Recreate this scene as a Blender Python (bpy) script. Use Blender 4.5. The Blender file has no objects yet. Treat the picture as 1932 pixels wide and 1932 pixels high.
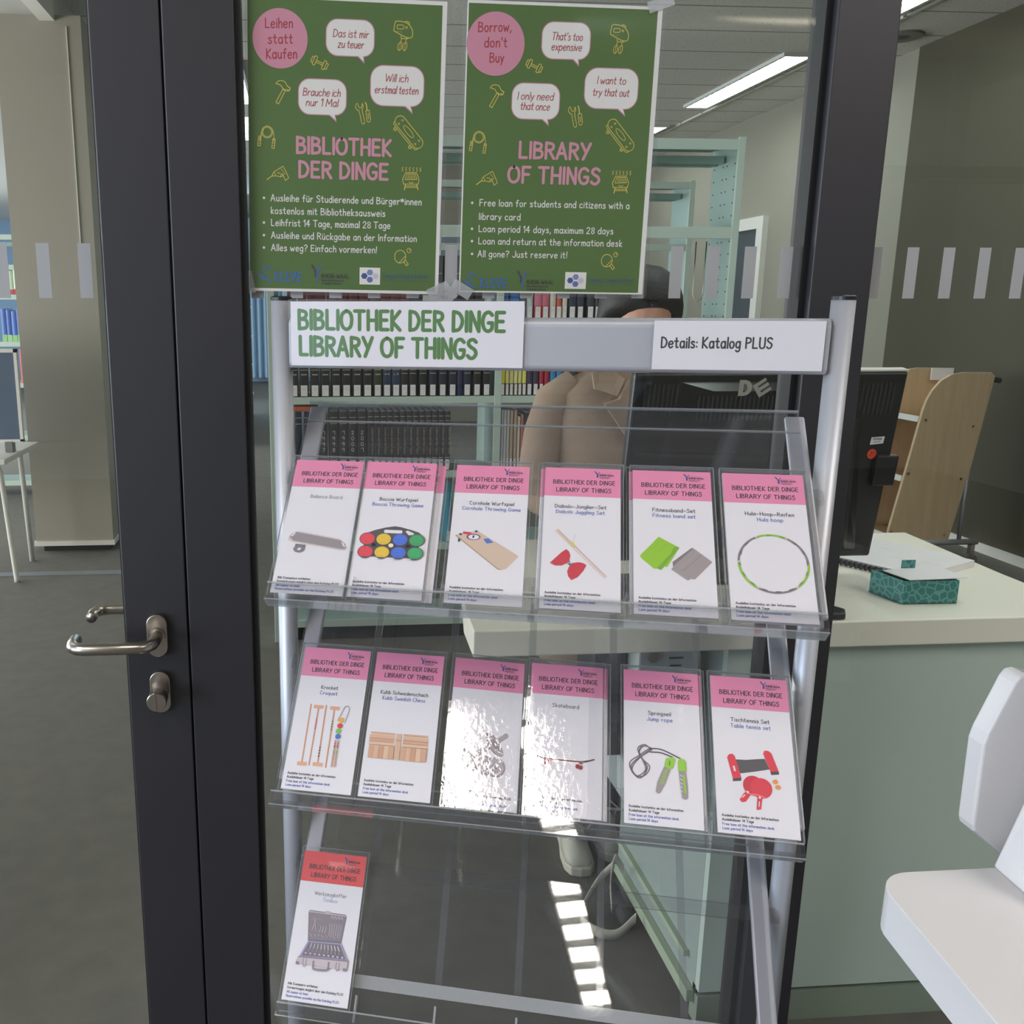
import bpy, math, random
from math import sin, cos, pi, radians, sqrt, atan2, floor as mfloor
from mathutils import Vector, Matrix, Euler
random.seed(7)
SC = bpy.context.scene
COL = SC.collection

# ------------------------------------------------------------------ camera, world, lights, exposure
HEAD, PITCH = radians(4.4), radians(12.58)
cam_d = bpy.data.cameras.new('camera')
cam = bpy.data.objects.new('camera', cam_d); COL.objects.link(cam)
cam.location = (0, -1.5, 1.55)
cam.rotation_euler = Euler((pi/2 - PITCH, 0, -HEAD), 'XYZ')
cam_d.sensor_width = 36; cam_d.sensor_fit = 'HORIZONTAL'
cam_d.lens = 1752/1932*36
cam_d.shift_x = (966-710)/1932
cam_d.clip_start = 0.02; cam_d.clip_end = 100
SC.camera = cam

W = bpy.data.worlds.new('world'); SC.world = W; W.use_nodes = True
W.node_tree.nodes['Background'].inputs['Color'].default_value = (.66, .84, 1.0, 1)
W.node_tree.nodes['Background'].inputs['Strength'].default_value = 1.5

SC.view_settings.view_transform = 'Standard'
SC.view_settings.look = 'None'
SC.view_settings.exposure = 0.0
SC.view_settings.gamma = 1.0
SC.view_settings.use_curve_mapping = False
SC.cycles.transparent_max_bounces = 32
SC.cycles.max_bounces = 9
SC.cycles.caustics_reflective = False
SC.cycles.caustics_refractive = False
SC.cycles.sample_clamp_indirect = 6

def area(name, loc, rot, sx, sy, power, col):
    l = bpy.data.lights.new(name, 'AREA'); l.shape = 'RECTANGLE'; l.size = sx; l.size_y = sy
    l.energy = power; l.color = col
    o = bpy.data.objects.new(name, l); COL.objects.link(o)
    o.location = loc; o.rotation_euler = rot
    return o
# daylight through the glazed left side of the foyer, and through the library's windows; fills added among them
area('foyer_daylight', (-4.6, -3.0, 1.8), (0, radians(-90), 0), 2.6, 4.5, 130, (.32, .60, 1.0))
area('foyer_rear_daylight', (-6.3, -4.9, 1.9), (radians(90), 0, radians(-58)), 3.0, 2.8, 200, (1.0, .92, .86))
area('foyer_fill_right', (2.6, -2.5, 3.38), (0, 0, 0), 1.0, 2.6, 105, (1.0, .93, .88))  # added overhead fill for the papers and the kiosk top
area('foyer_fill_left', (-2.3, -2.5, 3.38), (0, 0, 0), 1.0, 2.6, 95, (1.0, .93, .88))  # matching added fill on the left, no lamp body
area('library_daylight', (-6.2, 2.4, 1.2), (0, radians(-90), 0), 1.9, 4.4, 330, (1.0, .97, .93))
area('library_high_fill', (-6.4, 9.0, 2.0), (0, radians(-90), 0), 1.9, 8.0, 420, (.97, 1.0, .98))  # added fill that lifts the library ceiling, no window known here
area('corridor_daylight', (-1.6, 14.5, 2.0), (radians(-90), 0, 0), 2.4, 2.2, 60, (.55, .78, 1.0))

# ------------------------------------------------------------------ materials
def lin(c):
    return tuple(((v/255)/12.92 if v/255 <= .04045 else ((v/255+.055)/1.055)**2.4) for v in c)
_m = {}
def M(name, rgb, rough=.5, metal=0., noise=0., nscale=40., bump=0., bscale=200., spec=None, aniso=None):
    if name in _m: return _m[name]
    m = bpy.data.materials.new(name); m.use_nodes = True; _m[name] = m
    nt = m.node_tree; b = nt.nodes['Principled BSDF']
    c = lin(rgb)
    b.inputs['Base Color'].default_value = (*c, 1); b.inputs['Roughness'].default_value = rough
    b.inputs['Metallic'].default_value = metal
    if spec is not None: b.inputs['Specular IOR Level'].default_value = spec
    tc = nt.nodes.new('ShaderNodeTexCoord')
    if noise:
        n = nt.nodes.new('ShaderNodeTexNoise'); n.inputs['Scale'].default_value = nscale; n.inputs['Detail'].default_value = 5
        r = nt.nodes.new('ShaderNodeMix'); r.data_type = 'RGBA'
        r.inputs['A'].default_value = (*[v*(1-noise) for v in c], 1); r.inputs['B'].default_value = (*[min(1, v*(1+noise)) for v in c], 1)
        nt.links.new(tc.outputs['Object'], n.inputs['Vector']); nt.links.new(n.outputs['Fac'], r.inputs['Factor'])
        nt.links.new(r.outputs['Result'], b.inputs['Base Color'])
    if bump:
        n2 = nt.nodes.new('ShaderNodeTexNoise'); n2.inputs['Scale'].default_value = bscale; n2.inputs['Detail'].default_value = 3
        bp = nt.nodes.new('ShaderNodeBump'); bp.inputs['Strength'].default_value = bump; bp.inputs['Distance'].default_value = .002
        nt.links.new(tc.outputs['Object'], n2.inputs['Vector']); nt.links.new(n2.outputs['Fac'], bp.inputs['Height'])
        nt.links.new(bp.outputs['Normal'], b.inputs['Normal'])
    return m

def clear(name, tint, ior=1.5, rough=0., haze=0., bump=0., bscale=60.):
    """clear sheet: what passes straight through, what mirrors by Fresnel, a little dust"""
    if name in _m: return _m[name]
    m = bpy.data.materials.new(name); m.use_nodes = True; _m[name] = m
    nt = m.node_tree; nt.nodes.clear()
    out = nt.nodes.new('ShaderNodeOutputMaterial'); mix = nt.nodes.new('ShaderNodeMixShader')
    t = nt.nodes.new('ShaderNodeBsdfTransparent'); g = nt.nodes.new('ShaderNodeBsdfGlossy'); f = nt.nodes.new('ShaderNodeFresnel')
    t.inputs['Color'].default_value = (*tint, 1); g.inputs['Roughness'].default_value = rough; g.inputs['Color'].default_value = (1, 1, 1, 1)
    gm = nt.nodes.new('ShaderNodeNewGeometry'); im = nt.nodes.new('ShaderNodeMapRange')      # same mirror strength on both faces of the sheet
    im.inputs['To Min'].default_value = ior; im.inputs['To Max'].default_value = 1/ior
    nt.links.new(gm.outputs['Backfacing'], im.inputs['Value']); nt.links.new(im.outputs['Result'], f.inputs['IOR'])
    nt.links.new(f.outputs[0], mix.inputs[0])
    src = t
    if haze:
        d = nt.nodes.new('ShaderNodeBsdfDiffuse'); d.inputs['Color'].default_value = (.75, .75, .76, 1)
        m2 = nt.nodes.new('ShaderNodeMixShader'); m2.inputs[0].default_value = haze
        nt.links.new(t.outputs[0], m2.inputs[1]); nt.links.new(d.outputs[0], m2.inputs[2]); src = m2
    nt.links.new(src.outputs[0], mix.inputs[1]); nt.links.new(g.outputs[0], mix.inputs[2])
    if bump:
        tc = nt.nodes.new('ShaderNodeTexCoord'); n2 = nt.nodes.new('ShaderNodeTexNoise')
        n2.inputs['Scale'].default_value = bscale; n2.inputs['Detail'].default_value = 4
        bp = nt.nodes.new('ShaderNodeBump'); bp.inputs['Strength'].default_value = bump; bp.inputs['Distance'].default_value = .004
        nt.links.new(tc.outputs['Object'], n2.inputs['Vector']); nt.links.new(n2.outputs['Fac'], bp.inputs['Height'])
        nt.links.new(bp.outputs['Normal'], g.inputs['Normal']); nt.links.new(bp.outputs['Normal'], f.inputs['Normal'])
    nt.links.new(mix.outputs[0], out.inputs[0])
    return m

def emit(name, rgb, strength):
    if name in _m: return _m[name]
    m = bpy.data.materials.new(name); m.use_nodes = True; _m[name] = m
    nt = m.node_tree; b = nt.nodes['Principled BSDF']
    b.inputs['Base Color'].default_value = (.8, .8, .8, 1)
    b.inputs['Emission Color'].default_value = (*rgb, 1); b.inputs['Emission Strength'].default_value = strength
    return m

def ceiling_mat():
    m = M('ceiling_tiles', (228, 226, 218), .9, noise=.06, nscale=90)
    nt = m.node_tree; b = nt.nodes['Principled BSDF']
    tc = nt.nodes.new('ShaderNodeTexCoord'); sx = nt.nodes.new('ShaderNodeSeparateXYZ')
    nt.links.new(tc.outputs['Object'], sx.inputs[0])
    fr = nt.nodes.new('ShaderNodeMath'); fr.operation = 'FRACT'
    ml = nt.nodes.new('ShaderNodeMath'); ml.operation = 'MULTIPLY_ADD'; ml.inputs[1].default_value = 2.0; ml.inputs[2].default_value = .49
    nt.links.new(sx.outputs['Y'], ml.inputs[0]); nt.links.new(ml.outputs[0], fr.inputs[0])
    lt = nt.nodes.new('ShaderNodeMath'); lt.operation = 'LESS_THAN'; lt.inputs[1].default_value = .035
    nt.links.new(fr.outputs[0], lt.inputs[0])
    v = nt.nodes.new('ShaderNodeTexNoise'); v.inputs['Scale'].default_value = 60; v.inputs['Detail'].default_value = 6
    nt.links.new(tc.outputs['Object'], v.inputs['Vector'])
    l2 = nt.nodes.new('ShaderNodeMath'); l2.operation = 'LESS_THAN'; l2.inputs[1].default_value = .37
    nt.links.new(v.outputs['Fac'], l2.inputs[0])
    mx = nt.nodes.new('ShaderNodeMix'); mx.data_type = 'RGBA'
    mx.inputs['A'].default_value = (*lin((228, 226, 218)), 1); mx.inputs['B'].default_value = (*lin((180, 179, 172)), 1)
    nt.links.new(l2.outputs[0], mx.inputs['Factor'])
    m2 = nt.nodes.new('ShaderNodeMix'); m2.data_type = 'RGBA'
    m2.inputs['B'].default_value = (*lin((140, 140, 136)), 1)
    nt.links.new(lt.outputs[0], m2.inputs['Factor']); nt.links.new(mx.outputs['Result'], m2.inputs['A'])
    nt.links.new(m2.outputs['Result'], b.inputs['Base Color'])
    return m

def wood_mat():
    m = M('birch_plywood', (196, 170, 136), .5)
    nt = m.node_tree; b = nt.nodes['Principled BSDF']
    tc = nt.nodes.new('ShaderNodeTexCoord'); mp = nt.nodes.new('ShaderNodeMapping'); mp.inputs['Scale'].default_value = (14, 14, 1.2)
    n = nt.nodes.new('ShaderNodeTexNoise'); n.inputs['Scale'].default_value = 3; n.inputs['Detail'].default_value = 6
    r = nt.nodes.new('ShaderNodeMix'); r.data_type = 'RGBA'
    r.inputs['A'].default_value = (*lin((182, 154, 120)), 1); r.inputs['B'].default_value = (*lin((205, 180, 146)), 1)
    nt.links.new(tc.outputs['Object'], mp.inputs[0]); nt.links.new(mp.outputs[0], n.inputs['Vector'])
    nt.links.new(n.outputs['Fac'], r.inputs['Factor']); nt.links.new(r.outputs['Result'], b.inputs['Base Color'])
    return m

def tissue_mat():
    m = M('teal_pattern_card', (58, 126, 122), .5)
    nt = m.node_tree; b = nt.nodes['Principled BSDF']
    tc = nt.nodes.new('ShaderNodeTexCoord'); v = nt.nodes.new('ShaderNodeTexVoronoi'); v.feature = 'DISTANCE_TO_EDGE'; v.inputs['Scale'].default_value = 62
    lt = nt.nodes.new('ShaderNodeMath'); lt.operation = 'LESS_THAN'; lt.inputs[1].default_value = .09
    r = nt.nodes.new('ShaderNodeMix'); r.data_type = 'RGBA'
    r.inputs['A'].default_value = (*lin((42, 112, 110)), 1); r.inputs['B'].default_value = (*lin((84, 150, 144)), 1)
    nt.links.new(tc.outputs['Object'], v.inputs['Vector']); nt.links.new(v.outputs['Distance'], lt.inputs[0])
    nt.links.new(lt.outputs[0], r.inputs['Factor']); nt.links.new(r.outputs['Result'], b.inputs['Base Color'])
    return m

def C(rgb, rough=.55):      # plain printed / dyed colour
    return M('ink_%02x%02x%02x_%d' % (*rgb, int(rough*100)), rgb, rough)

M_FRAME = M('anthracite_powder_coat', (41, 40, 44), .45)
M_GASKET = M('black_rubber', (12, 12, 13), .6)
M_STEEL = M('brushed_steel', (176, 168, 158), .28, 1.0)
M_ALU = M('satin_aluminium', (184, 186, 192), .45, .5)
M_BAR = M('grey_sheet_metal', (172, 173, 178), .42, .35)
M_GLASS = clear('window_glass', (.955, .97, .965), 1.45)
M_ACRYL = clear('clear_acrylic', (.93, .93, .935), 1.49, .02, .012)
M_ACRYL_EDGE = clear('acrylic_edge', (.72, .76, .76), 1.49, .05, .25)
M_RIB = clear('acrylic_rib', (.86, .865, .87), 1.49, .05, .05)
M_SLEEVE = clear('clear_sleeve', (.97, .97, .975), 1.4, .06, .02)
M_SLEEVE_WAVY = clear('wavy_sleeve', (.97, .97, .975), 1.5, .03, .02, bump=.075, bscale=120)
M_FILM = M('frosted_film', (152, 153, 154), .7)
M_PAPER = M('white_paper', (232, 228, 230), .6)
M_CARPET = M('grey_carpet', (98, 95, 89), .95, noise=.22, nscale=14, bump=.4, bscale=400)
M_WALL = M('beige_wall', (146, 143, 131), .85, noise=.02)
M_WALLSHADE = M('shaded_wall', (74, 70, 54), .8, noise=.03)  # dimness of the near wall stretch, put into its colour
M_PILLAR = M('pillar_paint', (160, 155, 144), .85, noise=.02)
M_SHELF = M('pale_green_steel', (190, 206, 196), .45)
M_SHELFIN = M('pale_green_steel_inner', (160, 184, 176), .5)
M_WHITE = M('white_laminate', (226, 224, 218), .4)
M_DESKTOP = M('cream_laminate', (236, 232, 218), .4)
M_TEAL = M('sage_lacquer_panel', (188, 202, 192), .3)
M_BLACKP = M('black_plastic', (24, 24, 26), .4)
M_WOOD = wood_mat()
M_TISSUE = tissue_mat()

# ------------------------------------------------------------------ mesh helpers
class MB:
    def __init__(s, mat=None):
        s.v = []; s.f = []; s.mi = []; s.T = mat or Matrix.Identity(4); s.c = 0; s.mats = []
    def mat(s, m):
        if m not in s.mats: s.mats.append(m)
        s.c = s.mats.index(m); return s
    def add(s, vs, fs):
        n = len(s.v)
        s.v += [s.T @ Vector(p) for p in vs]
        s.f += [tuple(i+n for i in f) for f in fs]; s.mi += [s.c]*len(fs)
    def box(s, x0, x1, y0, y1, z0, z1):
        s.add([(x0,y0,z0),(x1,y0,z0),(x1,y1,z0),(x0,y1,z0),(x0,y0,z1),(x1,y0,z1),(x1,y1,z1),(x0,y1,z1)],
              [(0,3,2,1),(4,5,6,7),(0,1,5,4),(1,2,6,5),(2,3,7,6),(3,0,4,7)]); return s
    def prism(s, poly, z0, z1):
        n = len(poly)
        a = sum(poly[i][0]*poly[(i+1)%n][1]-poly[(i+1)%n][0]*poly[i][1] for i in range(n))
        if a < 0: poly = poly[::-1]
        s.add([(x,y,z0) for x,y in poly]+[(x,y,z1) for x,y in poly],
              [tuple(range(n))[::-1], tuple(range(n,2*n))]+[(i,(i+1)%n,(i+1)%n+n,i+n) for i in range(n)]); return s
    def face(s, pts): s.add(pts, [tuple(range(len(pts)))]); return s
    def tube(s, pts, r, n=12, cap=True):
        pts = [Vector(p) for p in pts]; N = len(pts)
        rr = r if isinstance(r, (list, tuple)) else [r]*N
        ref = None; vs = []
        for i, p in enumerate(pts):
            t = (pts[min(i+1,N-1)]-pts[max(i-1,0)]).normalized()
            if ref is None:
                ref = Vector((0,0,1)) if abs(t.z) < .9 else Vector((1,0,0))
            a = (ref - t*ref.dot(t)).normalized(); bb = t.cross(a); ref = a
            for k in range(n):
                th = 2*pi*k/n
                vs.append(p + (a*cos(th)+bb*sin(th))*rr[i])
        fs = [(i*n+k, i*n+(k+1)%n, (i+1)*n+(k+1)%n, (i+1)*n+k) for i in range(N-1) for k in range(n)]
        if cap: fs += [tuple(range(n))[::-1], tuple(range((N-1)*n, N*n))]
        s.add(vs, fs); return s
    def lathe(s, prof, c=(0,0,0), n=24, axis='z'):
        vs = []
        for r, h in prof:
            for k in range(n):
                th = 2*pi*k/n; x, y = r*cos(th), r*sin(th)
                p = (x,y,h) if axis == 'z' else ((x,h,y) if axis == 'y' else (h,x,y))
                vs.append((p[0]+c[0], p[1]+c[1], p[2]+c[2]))
        m = len(prof)
        fs = [(i*n+k, i*n+(k+1)%n, (i+1)*n+(k+1)%n, (i+1)*n+k) for i in range(m-1) for k in range(n)]
        fs += [tuple(range(n))[::-1], tuple(range((m-1)*n, m*n))]
        s.add(vs, fs); return s
    def ell(s, c, r, n=16, m=10):
        prof = [(max(1e-4, sin(pi*i/m)), -cos(pi*i/m)) for i in range(m+1)]
        vs = [(c[0]+r[0]*q*cos(2*pi*k/n), c[1]+r[1]*q*sin(2*pi*k/n), c[2]+r[2]*h) for q, h in prof for k in range(n)]
        fs = [(i*n+k, i*n+(k+1)%n, (i+1)*n+(k+1)%n, (i+1)*n+k) for i in range(m) for k in range(n)]
        fs += [tuple(range(n))[::-1], tuple(range(m*n, (m+1)*n))]
        s.add(vs, fs); return s
    def loft(s, rings, cap=True):
        n = len(rings[0]); vs = [p for r in rings for p in r]
        fs = [(i*n+k, i*n+(k+1)%n, (i+1)*n+(k+1)%n, (i+1)*n+k) for i in range(len(rings)-1) for k in range(n)]
        if cap: fs += [tuple(range(n))[::-1], tuple(range((len(rings)-1)*n, len(rings)*n))]
        s.add(vs, fs); return s

ROOT = {}
def tag(o, label=None, cat=None, group=None, kind=None):
    if label: o['label'] = label
    if cat: o['category'] = cat
    if group: o['group'] = group
    if kind: o['kind'] = kind
    return o
def thing(name, label, cat, loc, group=None):
    o = bpy.data.objects.new(name, None); COL.objects.link(o); o.location = loc; o.empty_display_size = .05
    ROOT[o] = Vector(loc)
    return tag(o, label, cat, group)
def build(mb, name, mat=None, parent=None, smooth=False, bevel=0, seg=2, sub=0, label=None, recalc=True):
    me = bpy.data.meshes.new(name)
    if parent is None:
        off = sum((Vector(v) for v in mb.v), Vector())/len(mb.v)
        zs = min(v.z for v in mb.v); off.z = zs
    else: off = ROOT[parent]
    me.from_pydata([v-off for v in mb.v], [], mb.f)
    if mat is not None and not mb.mats: me.materials.append(mat)
    for m in mb.mats: me.materials.append(m)
    if mb.mats:
        for p, i in zip(me.polygons, mb.mi): p.material_index = i
    me.validate()
    o = bpy.data.objects.new(name, me); COL.objects.link(o)
    if parent is None: o.location = off
    else: o.parent = parent
    ROOT[o] = off
    if recalc:
        import bmesh
        bm = bmesh.new(); bm.from_mesh(me); bmesh.ops.recalc_face_normals(bm, faces=bm.faces); bm.to_mesh(me); bm.free()
    if smooth:
        for p in me.polygons: p.use_smooth = True
    if bevel:
        md = o.modifiers.new('bevel', 'BEVEL'); md.width = bevel; md.segments = seg; md.limit_method = 'ANGLE'; md.angle_limit = radians(40)
    if sub:
        md = o.modifiers.new('subsurf', 'SUBSURF'); md.levels = sub; md.render_levels = sub
    if label: o['label'] = label
    return o
def struct(mb, name, mat=None, parent=None, **k):
    o = build(mb, name, mat, parent, **k); o['kind'] = 'structure'; return o
def smooth_pts(pts, n=4, closed=False):
    """Catmull-Rom through 2-D or 3-D points"""
    P = [Vector(p) for p in pts]; out = []
    N = len(P)
    rng = range(N if closed else N-1)
    for i in rng:
        if closed: p0, p1, p2, p3 = P[i-1], P[i], P[(i+1)%N], P[(i+2)%N]
        else:
            p1, p2 = P[i], P[i+1]
            p0 = P[i-1] if i else p1*2-p2
            p3 = P[i+2] if i+2 < N else p2*2-p1
        for k in range(n):
            t = k/n
            out.append(.5*((2*p1)+(p2-p0)*t+(2*p0-5*p1+4*p2-p3)*t*t+(3*p1-p0-3*p2+p3)*t**3))
    if not closed: out.append(P[-1])
    return out

# ------------------------------------------------------------------ hand lettering (strokes)
G = {}
def _g(ch, s): G[ch] = s
for line in '''A|0,0 28,100 56,0;10,34 47,34
B|5,0 5,100;~5,98 38,92 46,76 34,58 6,53;~6,53 42,48 52,27 42,6 5,1
C|~52,85 34,99 12,86 3,52 12,14 34,1 54,14
D|5,0 5,100;~5,99 36,90 54,52 38,10 5,1
E|46,98 5,98 5,2 47,2;5,52 40,52
F|46,98 5,98 5,0;5,52 38,52
G|~54,84 36,99 13,88 3,50 13,12 34,1 52,14 55,44;55,44 34,44
H|5,0 5,100;52,0 52,100;5,50 52,50
I|5,0 5,100
J|~40,100 40,30 32,5 16,1 3,18
K|5,0 5,100;48,98 6,46;6,46 50,0
L|5,100 5,2 45,2
M|4,0 10,100 36,30 62,100 68,0
N|5,0 5,100 50,0 50,100
O|~32,99 9,82 2,48 11,14 32,1 54,14 62,50 54,86 32,99
P|5,0 5,100;~5,99 40,92 48,73 38,54 5,48
R|5,0 5,100;~5,99 40,92 48,74 38,56 5,50;24,50 52,0
S|~48,86 32,99 12,92 7,74 22,58 40,46 48,26 36,5 18,1 3,14
T|0,98 54,98;27,98 27,0
U|~5,100 5,30 14,5 30,1 46,8 52,32 52,100
V|0,100 26,0 54,100
W|0,100 18,0 39,75 60,0 78,100
Y|54,100 14,0;2,100 28,46
Z|2,98 48,98 2,2 50,2
a|~40,46 26,62 9,54 3,30 10,5 24,1 40,22;40,62 42,0
b|5,100 5,0;~5,36 20,61 38,52 44,30 36,5 20,0 5,18
c|~38,50 24,62 8,52 3,30 10,6 24,0 40,12
d|42,100 42,0;~42,36 28,61 10,52 3,30 10,5 26,0 42,18
e|~5,33 40,36 36,56 22,62 7,50 3,28 12,4 26,0 40,12
f|~36,92 27,100 18,88 17,60 16,0;2,58 34,58
g|~40,46 26,62 9,54 3,30 10,8 26,6 40,22;~40,62 40,0 34,-26 18,-32 4,-22
h|5,100 5,0;~5,38 20,61 34,56 38,36 38,0
i|5,60 5,0;5,82 5,85
j|~18,60 18,-10 10,-30 0,-26;18,82 18,85
k|5,100 5,0;36,60 6,26;6,26 38,0
l|5,100 5,0
m|5,60 5,0;~5,38 16,61 28,54 30,30 30,0;~30,38 42,61 54,54 56,30 56,0
n|5,60 5,0;~5,38 20,61 34,56 38,36 38,0
o|~22,62 7,52 3,30 10,6 22,0 36,8 41,32 36,54 22,62
p|5,60 5,-34;~5,36 20,61 38,52 44,30 36,5 20,0 5,18
q|42,60 42,-34;~42,36 28,61 10,52 3,30 10,5 26,0 42,18
r|5,60 5,0;~5,34 16,56 32,58
s|~34,52 20,62 7,52 14,38 30,26 36,14 22,0 3,8
t|~16,92 16,20 22,3 34,6;0,62 32,62
u|~5,60 5,20 14,2 28,4 38,24;38,60 39,0
v|0,60 18,0 36,60
w|0,60 14,0 28,46 42,0 56,60
x|2,60 36,0;36,60 2,0
y|2,60 20,6;~38,60 20,4 8,-28
z|2,60 36,60 2,0 38,0
0|~25,99 8,80 4,48 10,12 25,1 42,14 47,50 41,86 25,99
1|0,78 18,100;18,100 18,0
2|~4,78 20,99 40,90 42,68 24,36 2,2;2,2 46,2
3|~4,88 22,99 42,84 36,60 18,54;~18,54 44,44 42,14 22,0 2,12
4|34,0 36,100 2,34 50,34
5|44,98 10,98 7,56;~7,56 32,60 46,38 38,8 18,0 2,12
6|~40,96 16,70 4,34 14,4 32,2 44,22 36,46 18,46 6,30
7|2,98 46,98 16,0
8|~26,99 8,84 12,62 36,44 44,22 26,1 6,20 14,44 38,64 42,84 26,99
9|~44,70 28,52 8,60 6,84 24,99 42,88 44,60 32,0
*|20,88 20,38;0,76 40,50;40,76 0,50
?|~4,84 22,100 42,86 38,64 22,50 20,28;20,3 20,6
!|8,100 6,28;5,3 5,6
:|5,50 5,53;5,10 5,13
,|10,8 2,-18
.|4,2 4,5
-|4,36 32,36
\u2013|4,36 46,36
'|6,100 4,74
\u2022|~10,46 4,40 10,34 16,40 10,46'''.split('\n'):
    G[line[0]] = line[2:]
for u_, b_ in (('ä','a'),('ö','o'),('ü','u')): G[u_] = G[b_]+';10,82 10,85;32,82 32,85'
_gc = {}
def glyph(ch):
    if ch in _gc: return _gc[ch]
    st = []
    for s in G[ch].split(';'):
        sm = s[0] == '~'; s = s.lstrip('~')
        pts = [tuple(float(a)/100 for a in p.split(',')) for p in s.split()]
        if sm: pts = [(p[0], p[1]) for p in smooth_pts([(a, b, 0) for a, b in pts], 3)]
        st.append(pts)
    w = max(p[0] for q in st for p in q)
    _gc[ch] = (st, w); return _gc[ch]

class Ink(MB):
    """flat print: ribbons and filled outlines, layered by tiny steps along local z"""
    def __init__(s, T, z=.0006): super().__init__(T); s.z = z
    def up(s): s.z += .00005; return s
    def poly(s, pts, m):
        s.mat(m); s.add([(x/1000, y/1000, s.z) for x, y in pts], [tuple(range(len(pts)))]); s.up(); return s
    def oval(s, cx, cy, rx, ry, m, rot=0, n=28):
        c, q = cos(rot), sin(rot)
        return s.poly([(cx+rx*cos(t)*c-ry*sin(t)*q, cy+rx*cos(t)*q+ry*sin(t)*c) for t in (2*pi*k/n for k in range(n))], m)
    def strip(s, pts, w):
        P = [Vector((p[0], p[1])) for p in pts]
        Q = [P[0]]
        for p in P[1:]:
            if (p-Q[-1]).length > 1e-6: Q.append(p)
        if len(Q) < 2: return
        # split at sharp corners
        for i in range(1, len(Q)-1):
            a = (Q[i]-Q[i-1]).normalized(); b = (Q[i+1]-Q[i]).normalized()
            if a.dot(b) < .55: s.strip(Q[:i+1], w); s.strip(Q[i:], w); return
        h = w/2; L = []; R = []; N = len(Q)
        for i in range(N):
            t = (Q[min(i+1,N-1)]-Q[max(i-1,0)]).normalized(); n = Vector((-t.y, t.x))*h
            L.append(Q[i]+n); R.append(Q[i]-n)
        t0 = (Q[1]-Q[0]).normalized(); t1 = (Q[-1]-Q[-2]).normalized()
        def capp(c, t):
            n = Vector((-t.y, t.x)); return [c+(n*cos(a)+t*sin(a))*h for a in (pi/4, pi/2, 3*pi/4)]
        poly = []
        vs = L+R; fs = [(i, i+N, i+N+1, i+1) for i in range(N-1)]
        e = capp(Q[-1], t1); k = len(vs); vs = vs+e; fs.append((N-1, 2*N-1, k+2, k+1, k))
        e = capp(Q[0], -t0); k = len(vs); vs = vs+e; fs.append((N, 0, k+2, k+1, k))
        s.ns = (getattr(s, 'ns', 0)+1) % 12
        s.add([(p.x/1000, p.y/1000, s.z+s.ns*3e-6) for p in vs], fs)
    def line(s, pts, w, m, sm=False, closed=False):
        if sm: pts = [(p[0], p[1]) for p in smooth_pts([(a, b, 0) for a, b in pts], 5, closed)]
        if closed: pts = list(pts)+[pts[0]]
        s.mat(m); s.strip(pts, w); s.up(); return s
    def text(s, txt, x0, x1, base, cap, wt, m, shear=0., base1=None, gap=.17, space=.34, cond=None):
        """fit txt between x0 and x1 (or natural width x cond from x0) with its capitals cap high"""
        adv = 0; items = []
        for ch in txt:
            if ch == ' ': adv += space; continue
            st, w = glyph(ch); items.append((st, adv)); adv += w+gap
        adv -= gap
        k = cap*(cond or .8) if x1 is None else (x1-x0)/adv
        s.mat(m)
        for st, a in items:
            for q in st:
                pts = []
                for px, py in q:
                    x = x0+(a+px)*k+py*cap*shear
                    y = base+py*cap+((base1-base)*((a+px)/adv) if base1 is not None else 0)
                    pts.append((x, y))
                s.strip(pts, wt)
        s.up(); return s

def rrect(x0, x1, y0, y1, r, n=5):
    out = []
    for cx, cy, a0 in ((x1-r, y1-r, 0), (x0+r, y1-r, pi/2), (x0+r, y0+r, pi), (x1-r, y0+r, 3*pi/2)):
        out += [(cx+r*cos(a0+pi/2*i/n), cy+r*sin(a0+pi/2*i/n)) for i in range(n+1)]
    return out

# ------------------------------------------------------------------ the room
ZC = 3.3
struct(MB().box(-7, 7, -7, 18.3, -.05, 0), 'floor', M_CARPET)
struct(MB().box(-1.41, 4.45, .02, 18.3, ZC, ZC+.1), 'ceiling', ceiling_mat())
struct(MB().box(-7, -1.41, .02, 18.3, 3.16, 3.4), 'ceiling_soffit', M('soffit_paint', (178, 176, 170), .9))
struct(MB().box(-1.47, -1.385, .02, 18.3, 3.13, 3.36), 'trim_7', M_WHITE)
struct(MB().box(-7, 7, -7, .02, 3.42, 3.52), 'ceiling_foyer', M('foyer_concrete', (150, 146, 140), .9, noise=.08, nscale=3))
struct(MB().box(-3.6, 7, -7.15, -7, 0, 3.5), 'wall_rear', M('foyer_wall', (170, 166, 154), .85))
struct(MB().box(6, 6.15, -7, .02, 0, 3.5), 'wall_foyer_right', M('foyer_wall', (170, 166, 154), .85))
struct(MB().box(4.325, 4.5, 5.2, 11.2, 0, ZC), 'wall_right', M_WALL)
struct(MB().box(4.31, 4.5, .03, 5.2, 0, ZC), 'wall_right_near', M_WALLSHADE)  # wall stretch in shade, the shade held in the darker colour
struct(MB().box(1.0, 4.5, 11.0, 11.2, 0, ZC), 'wall_back', M_WALL)
struct(MB().box(-7, 1.0, 18.0, 18.2, 0, ZC), 'wall_corridor_end', M('blue_wall', (150, 178, 205), .8))
struct(MB().box(4.295, 4.311, .03, 11, 0, .06), 'baseboard_right', M_WHITE)
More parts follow.
